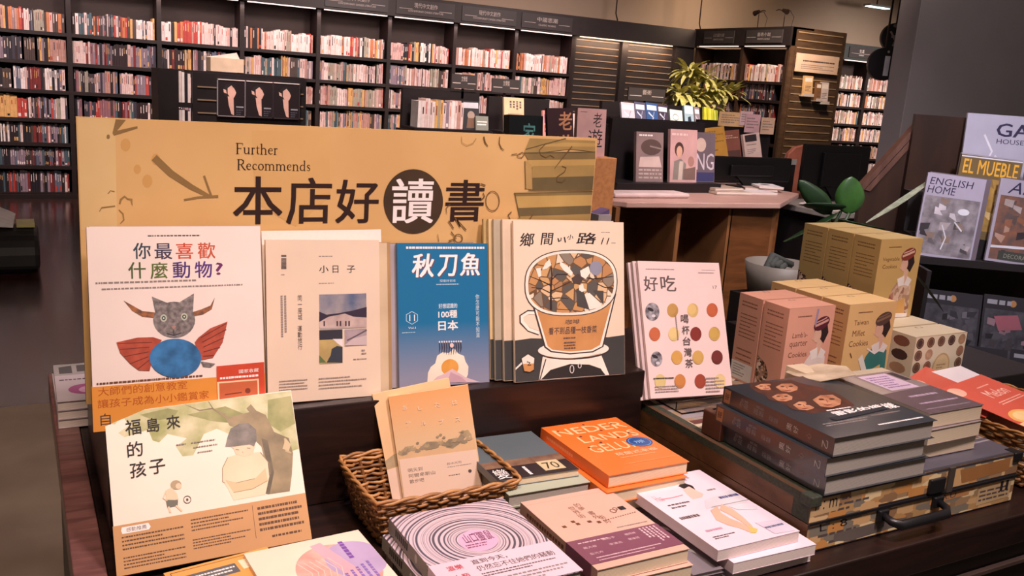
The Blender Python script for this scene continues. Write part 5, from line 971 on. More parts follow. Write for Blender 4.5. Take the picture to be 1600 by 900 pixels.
# ring-patterned book stack
RC = (.0, 0, .148)
RING = M('#d2b8c0', .35, 'rings', hex2='#4a4350', coat=.3, c=(-.003, 0, .123))
for k in range(3):
    B = flat('book', ('large book with grey concentric rings and a pale paper band, top of its stack', 'second ring-patterned book in the front stack', 'lowest ring-patterned book in the front stack')[k], .452-.004*k, .885-.003*k, .830-.024*k, .186, .229, .022, (0, 1.5, -1)[k], RING, spine=M('#8f857c', .5, amt=.1), pages=PAGEG, crop=(4.848, 590, 760), group='ring-patterned books')
    for j in range(7): B.sp.rect(.3, .12+j*.03, .8, .14+j*.03, INK)
    B.sp.text('N', .25, .62, .75, .68, INK); B.sp.ell(.5, .45, .3, .02, M('#c9bcb4'), 10)
    if k == 0:
        A = B.front; A.ell(762, 408, 152, 82, M('#d8a8c4', .4, amt=.04), 36)
        A.text('山口靈鼠', 628, 345, 882, 418, M('#6a3050', .5), bold=.01, shear=.2); A.greek(660, 425, 850, 462, 2, M('#8a4a6a'), dash=.12, fill=.6); A.greek(700, 345, 800, 358, 1, M('#8a4a6a'), dash=.2)
        Bd = B.band(.635, 1.0, M('#dcc0cc', .35, amt=.03, coat=.3)); Bd.H = A.H; Bd.crop = A.crop
        Bd.H = None; Bd.text('直到今天，', .30, .665, .58, .715, INK2, bold=.02); Bd.text('仍然忘不住她們的騷動', .30, .735, .93, .79, INK2, bold=.01); Bd.text('溫樂', .10, .68, .22, .73, M('#b83a4a', .5), bold=.02); Bd.text('人類', .10, .78, .22, .84, M('#b83a4a', .5), bold=.01); Bd.greek(.3, .81, .9, .86, 2, INK2, dash=.03); Bd.greek(.3, .88, .95, .98, 3, GREY, dash=.04)
    B.done()

# dusty pink book stack with purple band
for k in range(3):
    B = flat('book', ('dusty pink book with vertical title and a purple paper band, top of its stack', 'second dusty pink book in the stack', 'lowest book of the dusty pink stack')[k], .661+.003*k, .884-.004*k, .826-.022*k, .158, .213, .0212, (0, -1.5, 1)[k], '#d2a794', spine=M('#b98f7e', .5), pages=PAGE, group='dusty pink books', inset=.001)
    B.sp.vgreek(.25, .1, .75, .6, 1, BRT, dash=.06)
    if k == 0:
        A = B.front; A.crop = (3.461, 770, 640)
        A.H = homog([(822, 785), (940, 761), (1076, 855), (935, 894)], [(0, 0), (1, 0), (1, 1), (0, 1)])
        A.H2 = A.H; A.H = None
        A.line([(.02, .06), (.98, .06)], .004, M('#c0937e')); A.vtext('世界街', .37, .19, .445, .37, BRT); A.vtext('的夢', .46, .16, .53, .27, BRT); A.vtext('書外', .50, .30, .57, .42, BRT); A.vtext('街的', .55, .38, .615, .50, BRT)
        for p in ((.12, .42), (.25, .38), (.27, .42), (.4, .42), (.48, .45)): A.rect(p[0], p[1], p[0]+.04, p[1]+.03, BRT)
        for j in range(14): A.rect(.55+.03*j, .455-.002*j, .565+.03*j, .463-.002*j, BRT)
        A.rect(.84, .32, .91, .37, INK); A.ring(.76, .36, .03, .025, .006, BRT, 12); A.ring(.80, .34, .02, .02, .005, BRT, 10); A.greek(.6, .57, .95, .59, 1, GREY)
        Bd = B.band(.63, .935, M('#7a4658', .4, amt=.04, coat=.2)); Bd.H = None; PB = M('#d9b4b8', .5)
        Bd.greek(.08, .665, .4, .69, 1, PB, dash=.1); Bd.text('鄭愁予', .33, .675, .47, .70, PB); Bd.text('楊照林', .58, .675, .70, .70, PB); Bd.text('黃大谷', .08, .73, .22, .755, PB); Bd.text('李清志', .34, .75, .48, .775, PB); Bd.text('蔡珠兒', .56, .74, .68, .765, PB); Bd.text('童元方', .08, .81, .22, .835, PB); Bd.greek(.1, .865, .8, .89, 1, PB, dash=.02); Bd.vgreek(.76, .65, .96, .84, 5, PB, dash=.12, fill=.5); Bd.greek(.1, .9, .7, .92, 1, PB, dash=.02)
    B.done()

# orange book stack
ORG = '#e4702c'
q8 = [(849, 673), (949, 645), (1063, 714), (955, 747)]
for k in range(4):
    B = flat('book', ('bright orange book with pale thin capitals and a blue round sticker, top of its stack', 'second orange book in the stack, peeking out at the left', 'third orange book in the stack', 'lowest orange book in the stack')[k], (.815, .805, .812, .810)[k], (1.085, 1.072, 1.08, 1.078)[k], .851-.0225*k, .165, .216, .0215, (0, 1, -1, 0)[k], ORG, pages=PAGE, quad=q8 if k == 0 else 'auto', crop=(3.461, 770, 640), group='orange books', coat=.1)
    B.sp.vgreek(.3, .1, .7, .5, 1, M('#f0a878'), dash=.06)
    if k == 0:
        A = B.fu; PO = M('#f4bf90', .5); DO = M('#5a2a30', .5)
        def caps(t, u0, v0, u1, v1, bold=.004):
            A.text(t, u0, v0, u1, v1, PO)
        caps('NEDER', .06, .09, .96, .22); caps('LANDS', .22, .28, .95, .41); caps('GELUK', .18, .47, .80, .61)
        for p in ((.12, .12), (.5, .06), (.82, .12), (.28, .28), (.6, .22), (.86, .34), (.4, .44), (.2, .50), (.66, .4)): A.ell(p[0], p[1], .018, .012, DO, 8)
        A.ell(.82, .53, .15, .10, M('#1f4a86', .35), 28); A.text('79折', .76, .50, .88, .56, M('#9ac0e0')); A.ring(.82, .53, .125, .085, .008, M('#6a90c0'), 24)
        A.text('荷蘭式幸福', .36, .665, .88, .72, M('#f6c8a0', .5)); A.greek(.36, .75, .8, .765, 1, PO, dash=.04); A.greek(.3, .86, .95, .88, 1, M('#f0985c'), dash=.04)
    B.done()

# grey and black banded book, pale green book below, behind the dusty pink stack
for k in range(3):
    flat('book', ('pale green book under the grey one, behind the dusty pink stack', 'white book edge under the pale green one', 'lowest pale book behind the dusty pink stack')[k], .652+.002*k, 1.118, .829-.022*k, .150, .19, .0212, (-1, 0, 1)[k], ('#a9ad98', '#c9c4b4', '#b9b0a0')[k], pages=PAGEG, spine=M('#5a5848', .5)).done()
B = flat('book', 'grey book with a dark band numbered seventy, between basket and orange books', .645, 1.145, .842, .15, .172, .0125, -2, '#5c6468', pages=PAGE, inset=.001)
A = B.fu; A.rect(0, .60, 1, .74, M('#6a4a3c', .5, 'noise', hex2='#8a6a50', scale=40)); A.rect(0, .74, 1, 1, M('#2c2022', .4)); A.text('變', .04, .77, .2, .97, WHT); A.vgreek(.4, .78, .46, .95, 1, WHT, dash=.15); A.rect(.62, .72, .88, .93, M('#c9b48c')); A.text('70', .66, .76, .84, .90, M('#3a2a20')); B.done()
# dark leaflets between the dusty pink and health stacks
for k in range(3):
    B = flat('magazine', ('grey leaflet with a pale pen drawing, between the pink and health stacks', 'dark magazine edge below the grey leaflet', 'lowest dark magazine between the two stacks')[k], .826+.004*k, .878, .786-.008*k, .055, .215, .007, -2+k, ('#7d7276', '#3a3236', '#5a5054')[k], pages=PAGEG)
    if k == 0: B.fu.line([(.2, .05), (.5, .3), (.9, .42)], .05, WHT); B.fu.line([(.2, .45), (.8, .75)], .06, M('#c9c4c8')); B.fu.greek(.3, .1, .8, .2, 2, INK2)
    B.done()

# health magazine stack
q9 = [(979, 751), (1106, 738), (1257, 835), (1115, 858)]
for k in range(3):
    B = flat('magazine', ('white magazine with a resting woman and bare legs on its cover, topmost', 'second magazine in the stack under the bare legs cover', 'lowest magazine in the stack under the bare legs cover')[k], .868+(0, .022, .028)[k], .878-(0, .012, .006)[k], .816-.0185*k, .163, .236, .0178, (0, -1.5, .5)[k], '#e4ccd4', pages=PAGEW, quad=q9 if k == 0 else 'auto', crop=(3.2156, 960, 620), group='health magazines', coat=.25, inset=0)
    if k == 0:
        A = B.front; A.ell(225, 430, 32, 17, M('#6a4a54', .5), 24); A.text('h', 212, 418, 236, 442, WHT, bold=.03); A.text('遠離水腫', 335, 392, 400, 420, INK2, shear=0); A.greek(262, 400, 330, 425, 1, INK2, dash=.15); A.greek(280, 418, 400, 435, 1, M('#6a4a8a'), dash=.08)
        A.poly([(345, 448), (370, 432), (420, 450), (432, 470), (410, 478), (380, 465)], HAIRB); A.poly([(365, 465), (400, 452), (440, 475), (470, 490), (460, 505), (410, 512), (385, 490)], M('#e6b4a4'))
        A.text('Hea', 205, 485, 250, 515, M('#d8909c', .5)); A.line([(240, 505), (300, 500), (360, 490)], 4, M('#c8808c')); A.greek(270, 520, 410, 550, 2, INK2, dash=.1); A.greek(310, 575, 500, 605, 1, INK2, dash=.06)
        A.poly([(470, 520), (640, 475), (700, 540), (470, 560)], M('#ccc4c8')); A.greek(540, 495, 660, 520, 1, M('#3a3a6a'), dash=.1); A.greek(490, 465, 540, 480, 1, GREY, dash=.2); A.line([(500, 555), (700, 530)], 3, GREY)
        LG = M('#dba78e'); A.line([(512, 560), (530, 600), (580, 628), (640, 650), (700, 682)], [44, 46, 36, 28, 18], LG); A.line([(548, 556), (600, 582), (650, 618), (690, 655), (705, 675)], [30, 34, 26, 20, 14], LG); A.poly([(680, 655), (730, 672), (720, 690), (690, 690)], M('#c9b060'))
        A.poly([(590, 555), (640, 545), (740, 560), (745, 578), (640, 575)], M('#cfc4c8')); A.poly([(720, 640), (860, 630), (930, 690), (820, 700)], M('#cbbcc8')); A.greek(760, 650, 880, 672, 1, M('#4a4a6a'), dash=.08); A.greek(440, 650, 560, 672, 1, M('#c898a8'), dash=.1); A.greek(475, 685, 620, 705, 2, INK2, dash=.1)
    B.done()

# big black hardbacks on the suitcase
BK2 = M('#2b3036', .3, amt=.1, coat=.6)
q10 = [(1122, 603), (1290, 585), (1453, 658), (1307, 690)]
for k in range(3):
    B = flat('book', ('thick black book with brown portrait faces on its cover, top of three on the suitcase', 'middle thick black book on the suitcase', 'lowest thick black book on the suitcase')[k], (1.086, 1.077, 1.083)[k], (.885, .886, .887)[k], .957-.0325*k, .242, .252, .0315, (0, .5, -.5)[k], BK2, spine=BK2, pages=PAGEG, quad=q10 if k == 0 else 'auto', crop=(3, 1080, 570), group='thick black books on the suitcase', inset=.004)
    S = B.sp; S.rect(.12, .015, .9, .075, M('#9a6a4a', .4)); S.text('電', .3, .025, .7, .065, INK); SG = M('#7d7c7c', .4)
    for t, v in (('為了', .17), ('前所', .215), ('黑暗', .31), ('電影', .36), ('光影', .45), ('故事', .495)): S.vtext(t, .3, v, .62, v+.04, SG)
    S.vtext('的事', .62, .18, .8, .25, SG); S.vtext('黑影', .66, .33, .82, .40, SG); S.text('奧', .3, .61, .7, .655, M('#b8b4b0')); S.text('好', .3, .67, .7, .71, M('#b8b4b0')); S.text('心', .35, .78, .65, .82, GREY); S.text('乙', .3, .91, .72, .955, M('#c9c4c0'))
    if k == 0:
        A = B.front; FC = M('#c08a66', .5, 'noise', hex2='#8a5238', scale=28); FD = M('#5a2f22', .5, 'noise', hex2='#3a2018', scale=30); HR = M('#4a2a20', .5, amt=.3)
        A.poly([(270, 100), (480, 70), (530, 90), (620, 110), (730, 160), (780, 200), (700, 225), (560, 240), (450, 200), (380, 160), (300, 130)], FD)
        for x, y, rx, ry in ((345, 104, 66, 20), (455, 110, 70, 27), (430, 160, 66, 24), (535, 202, 66, 27), (645, 178, 84, 38)):
            A.ell(x-rx*.1, y-4, rx*1.1, ry*1.15, HR, 12); A.poly([(x-rx*.75, y-ry*.1), (x-rx*.3, y-ry*.7), (x+rx*.4, y-ry*.75), (x+rx*.85, y-ry*.1), (x+rx*.8, y+ry*.5), (x+rx*.3, y+ry*.9), (x-rx*.3, y+ry*.75)], FC); A.ell(x-rx*.25, y-ry*.15, rx*.16, ry*.12, FD, 10); A.ell(x+rx*.35, y-ry*.2, rx*.16, ry*.12, FD, 10); A.line([(x+rx*.02, y-ry*.1), (x+rx*.12, y+ry*.25)], 5, M('#94583c')); A.line([(x-rx*.12, y+ry*.55), (x+rx*.1, y+ry*.6), (x+rx*.35, y+ry*.48)], [2, 5, 2], M('#7a3028'))
        A.text('台灣電影創作力', 650, 205, 925, 272, WHT, bold=.015, shear=.3) if 0 else A.poly([(655, 262), (900, 205), (925, 215), (690, 275)], M('#26262c'))
        A2 = B.fu; A2.text('BEYOND 電影的模樣', .62, .52, .99, .62, M('#e8e0dc', .5), bold=.01) if 0 else None
        A2.text('電影的模樣', .36, .64, .97, .73, WHT, bold=.02); A2.greek(.36, .60, .6, .63, 1, WHT, dash=.08); A2.greek(.12, .78, .55, .84, 2, GREY, dash=.05); A2.greek(.5, .91, .95, .935, 1, WHT, dash=.03, fill=.8); A2.greek(.6, .77, .9, .80, 1, GREY, dash=.05)
    B.done()
mb = MB(); mb.box(1.075, 1.09, 1.12, 1.17, CZ1+.001, .905, M('#4a2a1c', .5)); tag(mb.build('bookend', bevel=.002), 'small dark brown wooden bookend behind the thick black books', 'bookend')
# grey-covered paperback stack with obi
for k in range(3):
    B = flat('book', ('thick paperback with a mauve and pale printed cover, top of the cream-paged stack', 'middle thick paperback of the cream-paged stack', 'lowest thick paperback of the cream-paged stack')[k], (1.375, 1.372, 1.374)[k], (.933, .926, .935)[k], .945-.0285*k, .15, .225, .0277, (0, .8, -.6)[k], '#8a7a78', spine=M('#a89a8c', .5), pages=PAGE, group='cream-paged paperbacks on the suitcase', inset=.001)
    if k == 0:
        A = B.fu; A.rect(0, 0, 1, .10, M('#b8a890')); A.rect(.28, .14, .80, .5, M('#c9b0c4')); A.greek(.33, .18, .75, .46, 6, M('#8a6a90'), dash=.08); A.rect(.84, .14, .96, .34, M('#3a3034')); A.rect(.02, .12, .22, .55, M('#9a8a80'))
        A.poly([(0, .55), (1, .5), (1, 1), (0, 1)], M('#5f4c50', .35)); A.greek(.3, .62, .8, .7, 1, M('#a890a4'), dash=.1); A.greek(.2, .78, .9, .84, 1, M('#a890a4'), dash=.06); A.greek(.1, .9, .9, .94, 1, M('#8a7880'), dash=.04)
    B.done()
mb = MB(); pts = [(1.285, 1.10), (1.36, 1.085), (1.385, 1.13), (1.37, 1.18), (1.33, 1.205), (1.29, 1.19), (1.27, 1.15)]
mb.prism([(x, y, .9575+.012*math.sin(i)) for i, (x, y) in enumerate(pts)], (0, 0, .0012), M('#cdb89c', .5, 'noise', hex2='#a8937c', scale=20)); tag(mb.build('paper_bag'), 'crumpled pale paper lying between the black book stack and the pink carton', 'paper')
mb = MB(); mb.box(1.30, 1.345, 1.15, 1.2, CZ1+.001, .9565, M('#cdb89c', .5)); tag(mb.build('paper_roll'), 'pale paper block under the crumpled paper behind the black books', 'paper')

# ---------------- baskets
WK = [M('#a06c3c', .45, amt=.35, scale=60), M('#7d5028', .5, amt=.35, scale=60), M('#b8824c', .45, amt=.25, scale=60)]
def basket(label, x0, x1, y0, y1, z0, z1, flare, rows, yaw=0):
    cx, cy = (x0+x1)/2, (y0+y1)/2; r = empty('wicker_basket', label, 'basket', loc=(cx, cy, z0))
    ca, sa = math.cos(math.radians(yaw)), math.sin(math.radians(yaw))
    def loop(t, off, nper=14):
        hx = (x1-x0)/2-flare*(1-t)+off; hy = (y1-y0)/2-flare*(1-t)+off; P = []
        for (ax, ay, bx_, by_) in ((-1, -1, 1, -1), (1, -1, 1, 1), (1, 1, -1, 1), (-1, 1, -1, -1)):
            for i in range(nper*2):
                f = i/(nper*2); px = ax+(bx_-ax)*f; py = ay+(by_-ay)*f; k = 1-.05*(abs(px*py))**6
                P.append((px*hx*k, py*hy*k))
        return P
    def Tz(p, z): return (cx+p[0]*ca-p[1]*sa, cy+p[0]*sa+p[1]*ca, z)
    w = MB()
    for j in range(rows):
        t = (j+.5)/rows; z = z0+(z1-z0)*t; base = loop(t, 0); n = len(base); am = .0034
        pts = []
        for i, p in enumerate(base):
            q = Vector(p); d = q.normalized(); s = am*math.sin(i*math.pi/2+j*math.pi+.78)
            pts.append(Tz((p[0]+d[0]*s, p[1]+d[1]*s), z+.0012*math.sin(i*1.7+j)))
        w.tube(pts, (z1-z0)/rows*.42, WK[(j*2+1) % 3], 6, closed=True)
    child(w, 'weave', r, smooth=True)
    s = MB(); b0 = loop(0, 0); b1 = loop(1, 0)
    for i in range(0, len(b0), 4): s.tube([Tz(b0[i], z0), Tz(b1[i], z1)], .0032, WK[1], 5)
    tag(child(s, 'stakes', r), kind='stuff')
    m = MB(); base = loop(1, .002)
    for ph in (0, math.pi): m.tube([Tz((p[0]*(1+.012*math.cos(i*.8+ph)), p[1]*(1+.012*math.cos(i*.8+ph))), z1+.004+.0028*math.sin(i*.8+ph)) for i, p in enumerate(base)], .0027, WK[2 if ph else 0], 6, closed=True)
    child(m, 'rim', r, smooth=True)
    hx, hy = (x1-x0)/2-flare, (y1-y0)/2-flare; mb = MB(); mb.mesh([Tz((a*hx, b*hy), z0+.003) for a, b in ((-1, -1), (1, -1), (1, 1), (-1, 1))], [(0, 1, 2, 3)], WK[1]); child(mb, 'base', r)
    return r
basket('brown wicker basket holding the pale peach books in the middle of the table', .437, .680, 1.128, 1.305, .763, .842, .022, 12)
basket('wicker basket at the right edge of the view holding red leaflets', 1.655, 1.93, .90, 1.16, .763, .868, .02, 12)
q11 = [(602, 614.5), (729, 607), (755, 748), (631, 769)]
def qext(q, f): q = [np.array(p, float) for p in q]; return [q[0], q[1], q[2]+(q[2]-q[1])*f, q[3]+(q[3]-q[0])*f]
mwA = pose(.595, 1.241, .80, -26.5, 13.3, -11.8)
B = Book('book', 'peach book with grey mountains and a pale paper band, front one in the basket', 'book', .132, .183, .012, mwA @ Matrix.Translation((0, 0, -.025)), M('#e9b27a', .5, 'grad', hex2='#e6c29a', z0=.183, z1=.11), pages=PAGE, quad=qext(q11, .158), crop=(3.463, 530, 590))
B.c.mats[0] = M('#e8a468', .5, 'grad', hex2='#e2bc92', z0=.10, z1=.183); A = B.front
PM1 = M('#a08a68', .6, 'noise', hex2='#b89e7a', scale=60); PM2 = M('#8a7a60', .6, 'noise', hex2='#a8927a', scale=60)
A.poly([(305, 415), (370, 375), (420, 370), (470, 350), (520, 340), (560, 330), (600, 345), (660, 310), (690, 330), (730, 330), (745, 395), (325, 438)], M('#dfb68a', .5))
A.poly([(318, 412), (360, 368), (410, 362), (400, 388), (345, 420)], PM1); A.poly([(445, 375), (480, 345), (530, 345), (565, 350), (540, 380), (480, 392)], PM2); A.poly([(580, 360), (600, 335), (650, 330), (665, 305), (695, 320), (660, 360), (625, 385), (590, 380)], PM2); A.poly([(650, 300), (700, 290), (720, 318), (690, 330)], PM1)
for k_ in range(16):
    x_ = 330+k_*25; y_ = 395-k_*4.2+9*math.sin(k_*1.9); A.poly([(x_-16, y_+12), (x_-6, y_-8), (x_+5, y_-2), (x_+12, y_-12), (x_+20, y_+8), (x_+4, y_+16)], PM2 if k_ % 3 else PM1)
for x, y in ((430, 350), (540, 320), (556, 310), (575, 325), (672, 298)): A.ell(x, y, 9, 7, PM2, 8)
PW = M('#f4dcc0', .5)
for t, b in (('あ', (338, 140, 362, 166)), ('し', (425, 150, 448, 172)), ('た', (518, 136, 546, 162)), ('は', (612, 132, 638, 156)), ('ア', (360, 232, 388, 256)), ('ル', (446, 230, 474, 254)), ('プ', (545, 228, 572, 252)), ('ス', (632, 222, 656, 244))): A.text(t, *b, PW)
A.poly([(325, 438), (745, 392), (800, 620), (370, 690)], M('#eccbb4', .5, amt=.03))
A.H = None; A.text('明天到', .11, .665, .29, .70, INK2); A.text('阿爾卑斯山', .11, .715, .44, .75, INK2); A.text('散步吧', .11, .765, .29, .80, INK2); A.text('鈴木光司', .60, .665, .78, .688, GREY); A.greek(.60, .70, .90, .712, 1, GREY, dash=.08); A.greek(.6, .775, .74, .79, 1, INK2, dash=.2); A.ell(.87, .77, .022, .016, INK2, 12); B.done()
B = Book('book', 'second copy of the peach mountain book, behind and to the left in the basket', 'book', .130, .186, .014, pose(.582, 1.263, .80, -15, 15.9, -11.4) @ Matrix.Translation((0, .002, -.025)), M('#e6bb8c', .5, amt=.05), spine=M('#d4a878', .5), pages=PAGE)
B.fu.poly([(0, .60), (.12, .56), (.3, .55), (.3, .66), (0, .68)], PM1); B.fu.rect(0, .68, 1, 1, M('#eccbb4', .5)); B.done()
RD = '#d8604c'
for k, (x, y, yaw, c, w, h, lb) in enumerate(((1.665, .93, 12, RD, .20, .17, 'coral red leaflet with white script and orange slices, on top in the right basket'), (1.65, 1.00, 22, '#cf5a48', .19, .17, 'coral red leaflet under the top one, peeking out at its left'), (1.72, 1.02, 5, '#e9dfe4', .16, .18, 'white leaflet sticking out behind the coral red ones'))):
    T = Matrix.Translation((x, y, (.885, .880, .876)[k])) @ Matrix.Rotation(math.radians(yaw), 4, 'Z') @ Matrix.Rotation(math.radians(8), 4, 'X'); mb = MB(); mb.box(0, w, 0, h, -.001, 0, M(c, .4, amt=.04, coat=.2))
    A = Art(mb, (0, h, 0), (w, 0, 0), (0, -h, 0), (0, 0, 1))
    if k == 0:
        A.text('Melon', .42, .28, .85, .45, M('#f4c4b4')); A.greek(.5, .18, .78, .22, 1, M('#f0b0a0')); A.greek(.35, .52, .9, .6, 2, M('#f0b0a0')); A.ell(.28, .85, .22, .14, M('#eeb060'), 20); A.ell(.55, .95, .24, .12, M('#e69a48'), 20); A.ell(.28, .85, .16, .10, M('#f2cf90'), 18); A.ell(.12, .15, .14, .1, M('#e8b49c'), 14); A.rect(0, .93, 1, 1, M('#e9c890'))
    elif k == 1: A.ell(.3, .15, .1, .08, M('#e8b49c'), 14)
    tag(mb.build('leaflet', mw=T), lb, 'leaflet', 'leaflets in the right basket')
tag(MB().box(1.685, 1.90, .935, 1.13, .768, .862, M('#d9c4a8', .7, 'pages', hex2='#b8a488')).build('leaflet_pile'), 'thick pile of leaflets filling the right basket under the red ones', 'leaflets')

# left books on the rim
for k in range(3):
    B = flat('book', ('book with a round pink emblem, top of the stack at the table\'s left', 'middle white book of the stack at the table\'s left', 'lowest white book of the stack at the table\'s left')[k], .052, 1.782, .8155-.0178*k, .15, .23, .0173, (-.5, .3, 0)[k], ('#c9b8c0', '#d9c8cc', '#cfc0c4')[k], pages=PAGEW)
    if k == 0:
        A = B.fu; A.rect(0, 0, 1, .32, M('#a39a98')); A.poly([(.06, .08), (.22, .05), (.22, .27), (.06, .27)], M('#5a5456')); A.poly([(.28, .05), (.44, .05), (.44, .24), (.28, .24)], M('#5a5456')); A.greek(.05, .42, .9, .48, 1, INK2, dash=.05); A.ell(.34, .72, .2, .13, M('#a85a8a'), 20); A.ell(.4, .74, .14, .09, M('#d8a0c4'), 16)
    B.done()

# ---------------- broad-leaved plant behind the cartons
GL = M('#3f6a2c', .4, 'noise', hex2='#2c4f20', scale=12, coat=.2); GL2 = M('#2c4a26', .45, 'noise', hex2='#1c3018', scale=12)
pp = empty('potted_plant', 'plant with broad round green leaves behind the cookie cartons', 'plant', loc=(2.56, 2.35, 0))
child(MB().lathe([(.001, .0), (.12, .0), (.155, .72), (.14, .72), (.13, .68), (.001, .68)], M('#6d6a66', .5), (2.56, 2.35)), 'pot', pp, smooth=True)
child(MB().lathe([(.001, .70), (.135, .70)], M('#1c1410', .9, bump=.5), (2.56, 2.35)), 'soil', pp)
def bigleaf(c, up, side, L, w, mat, name='leaf', tipf=1.0):
    """broad leaf: c base, up along the blade, side across"""
    mb = MB(); c, up, side = Vector(c), Vector(up).normalized(), Vector(side).normalized(); n = up.cross(side).normalized(); K = 14; vs = []
    for i in range(K+1):
        t = i/K; ww = w*.5*(math.sin(math.pi*t**.85)**.62 if 0 < t < 1 else 0)+.001
        m = c+up*L*t+n*(.12*L*(t-.5)**2*2)
        vs += [tuple(m-side*ww+n*ww*.18), tuple(m-side*ww*.5+n*ww*.04), tuple(m), tuple(m+side*ww*.5+n*ww*.04), tuple(m+side*ww+n*ww*.18)]
    fs = [(5*i+j, 5*i+j+1, 5*i+j+6, 5*i+j+5) for i in range(K) for j in range(4)]
    mb.mesh(vs, fs, mat); rib = MB(); 
    o = child(mb, name, pp, smooth=True); s = o.modifiers.new('thick', 'SOLIDIFY'); s.thickness = .0015
    return o
SC_ = (.876, -.476, 0)
bigleaf((2.60, 2.21, 1.085), (-.03, .05, 1), SC_, .135, .105, GL)
bigleaf((2.50, 2.2, 1.085), (-.75, .4, .75), (.7, -.5, .6), .17, .07, GL2)
bigleaf((2.50, 2.18, 1.08), (-.9, .1, -.45), (.2, -.6, .35), .22, .11, GL2)
bigleaf((2.52, 2.18, 1.10), (-.8, .3, .1), (.4, -.8, .25), .13, .10, GL2)
bigleaf((2.56, 2.25, 1.05), (.85, -.3, -.12), (.3, .8, -.25), .22, .08, GL2)
bigleaf((2.62, 2.2, .98), (.7, -.4, -.6), (.5, .5, -.2), .16, .07, GL2)
st_ = MB()
for e_ in ((2.60, 2.21, 1.09), (2.50, 2.2, 1.09), (2.56, 2.25, 1.05), (2.62, 2.2, .985), (2.52, 2.18, 1.10)): st_.tube([(2.56, 2.34, .70), ((2.56+e_[0])/2, 2.28, .9), e_], .006, M('#2f3f22', .5), 6)
child(st_, 'stems', pp, smooth=True)
lf = MB(); leaf(lf, (2.66, 2.18, 1.06), (.72, -.05, .32), .36, .035, -.25, M('#9a9c88', .4, 'noise', hex2='#6d7460', scale=40), n=8, fold=.3); child(lf, 'long_leaf', pp, smooth=True)
lf = MB(); leaf(lf, (2.28, 1.72, 1.03), (.52, -.22, -.52), .22, .028, .1, M('#5a6a3c', .5), n=6); lf.tube([(2.54, 2.32, .72), (2.36, 1.95, .98), (2.28, 1.72, 1.03)], .003, M('#2f3f22', .5), 5); child(lf, 'hanging_leaf', pp, smooth=True)
cb = MB(); cb.lathe([(.001, .0), (.09, .0), (.11, .10), (.105, .1), (.09, .02), (.001, .02)], M('#867c72', .5), (2.10, 2.02), 24)
for v in range(len(cb.v)): cb.v[v] = (cb.v[v][0], cb.v[v][1], cb.v[v][2]+.865)
tag(cb.build('bowl', smooth=True), 'grey-white bowl with dark cloth behind the olive cartons', 'bowl')
mb = MB()
for i in range(4): mb.tube([(2.02+.02*i, 2.0, .95+.012*math.sin(i)), (2.08+.02*i, 2.04, .985-.01*i), (2.16, 2.03+.01*i, .955)], .012, M('#4a4c48', .8), 6)
tag(mb.build('cloth', smooth=True), 'dark crumpled cloth in the grey-white bowl', 'cloth')
tag(MB().box(1.98, 2.24, 1.90, 2.10, .761, .864, BLKP).build('display_riser'), 'dark riser under the grey-white bowl', 'riser')

# ---------------- magazine rack beside the column
ya = math.radians(-35); RO = Matrix.Translation((2.95, 2.07, 0)) @ Matrix.Rotation(ya, 4, 'Z')
rk = empty('magazine_rack', 'tall dark wooden magazine rack with a slanted side panel, at the right edge', 'rack', mw=RO)
WD = M('#3c2418', .45, 'wood', hex2='#28170f', scale=3, sc=(4, 4, 1)); WE = M('#6a483c', .45, 'wood', hex2='#4e342a', scale=3, sc=(14, 14, 2))
sp_ = [(-.245, 0), (-.245, 1.14), (-.06, 1.432), (.10, 1.44), (.10, 0)]
mb = MB(); mb.prism([(x, .25, z) for x, z in sp_], (0, .05, 0), WD); mb.build('side_panel', rk)
for o_, nm in ((0, 'edge_strip'), (.026, 'edge_strip')):
    mb = MB(); mb.prism([(-.262+o_, .245, 1.15), (-.242+o_, .245, 1.145), (-.044+o_, .245, 1.436), (-.066+o_, .245, 1.436)], (0, .06, 0), WE); mb.build(nm, rk)
MB().box(-.10, 1.0, .22, .25, .1, 1.45, WD).build('back_board', rk)
for z, y in ((.945, -.02), (.60, -.17)): MB().box(-.105, 1.0, y-.02, .22, z-.02, z, BLKP).box(-.105, 1.0, y-.025, y-.02, z-.02, z+.008, BLKP).build('shelf', rk, bevel=.001)
MB().box(-.10, 1.0, .048, .219, .946, 1.018, BLKP).build('shelf_step', rk); MB().box(-.10, 1.0, .145, .219, 1.019, 1.168, BLKP).build('shelf_step', rk)
MB().box(-.105, -.09, -.19, .22, 0, .925, BLKP).build('side_board', rk); MB().box(-.1, 1.0, -.3, .22, 0, .25, BLKP).build('base', rk)
CV = [M('#7d7478', .3, 'noise', hex2='#4a4448', scale=22, coat=1), M('#5a4a48', .3, 'noise', hex2='#a88a80', scale=16, coat=1)]
def rackmag(x, y, z, w, h, col, label, art, tilt=6, roll=3.3, t=.012):
    B = Book('magazine', label, 'magazine', w, h, t, RO @ pose(x, y, z, 0, tilt, roll), M(col, .3, amt=.05, coat=1), pages=PAGEW); art(B.fu); B.done()
WRAP_GLINT = M('#d8d4da', .15, coat=1)  # pale streaks on the covers: glints of the plastic wrap painted as colour
def room_photo(A, u0, v0, u1, v1, seed, pal):
    rg = random.Random(seed); A.rect(u0, v0, u1, v1, M(pal[0], .35, 'noise', hex2=pal[1], scale=25, coat=1))
    for i in range(16):
        x = rg.uniform(u0, u1-.15); y = rg.uniform(v0, v1-.12); A.poly([(x, y), (x+rg.uniform(.05, .2), y+rg.uniform(-.03, .03)), (x+rg.uniform(.08, .15), y+rg.uniform(.06, .12)), (x, y+rg.uniform(.04, .1))], M(rg.choice(pal), .35, coat=1, amt=.2))
PALR = ('#6a6064', '#9a9094', '#4a4446', '#b8a8a8', '#8a7468', '#3a3438', '#c8bcc0')
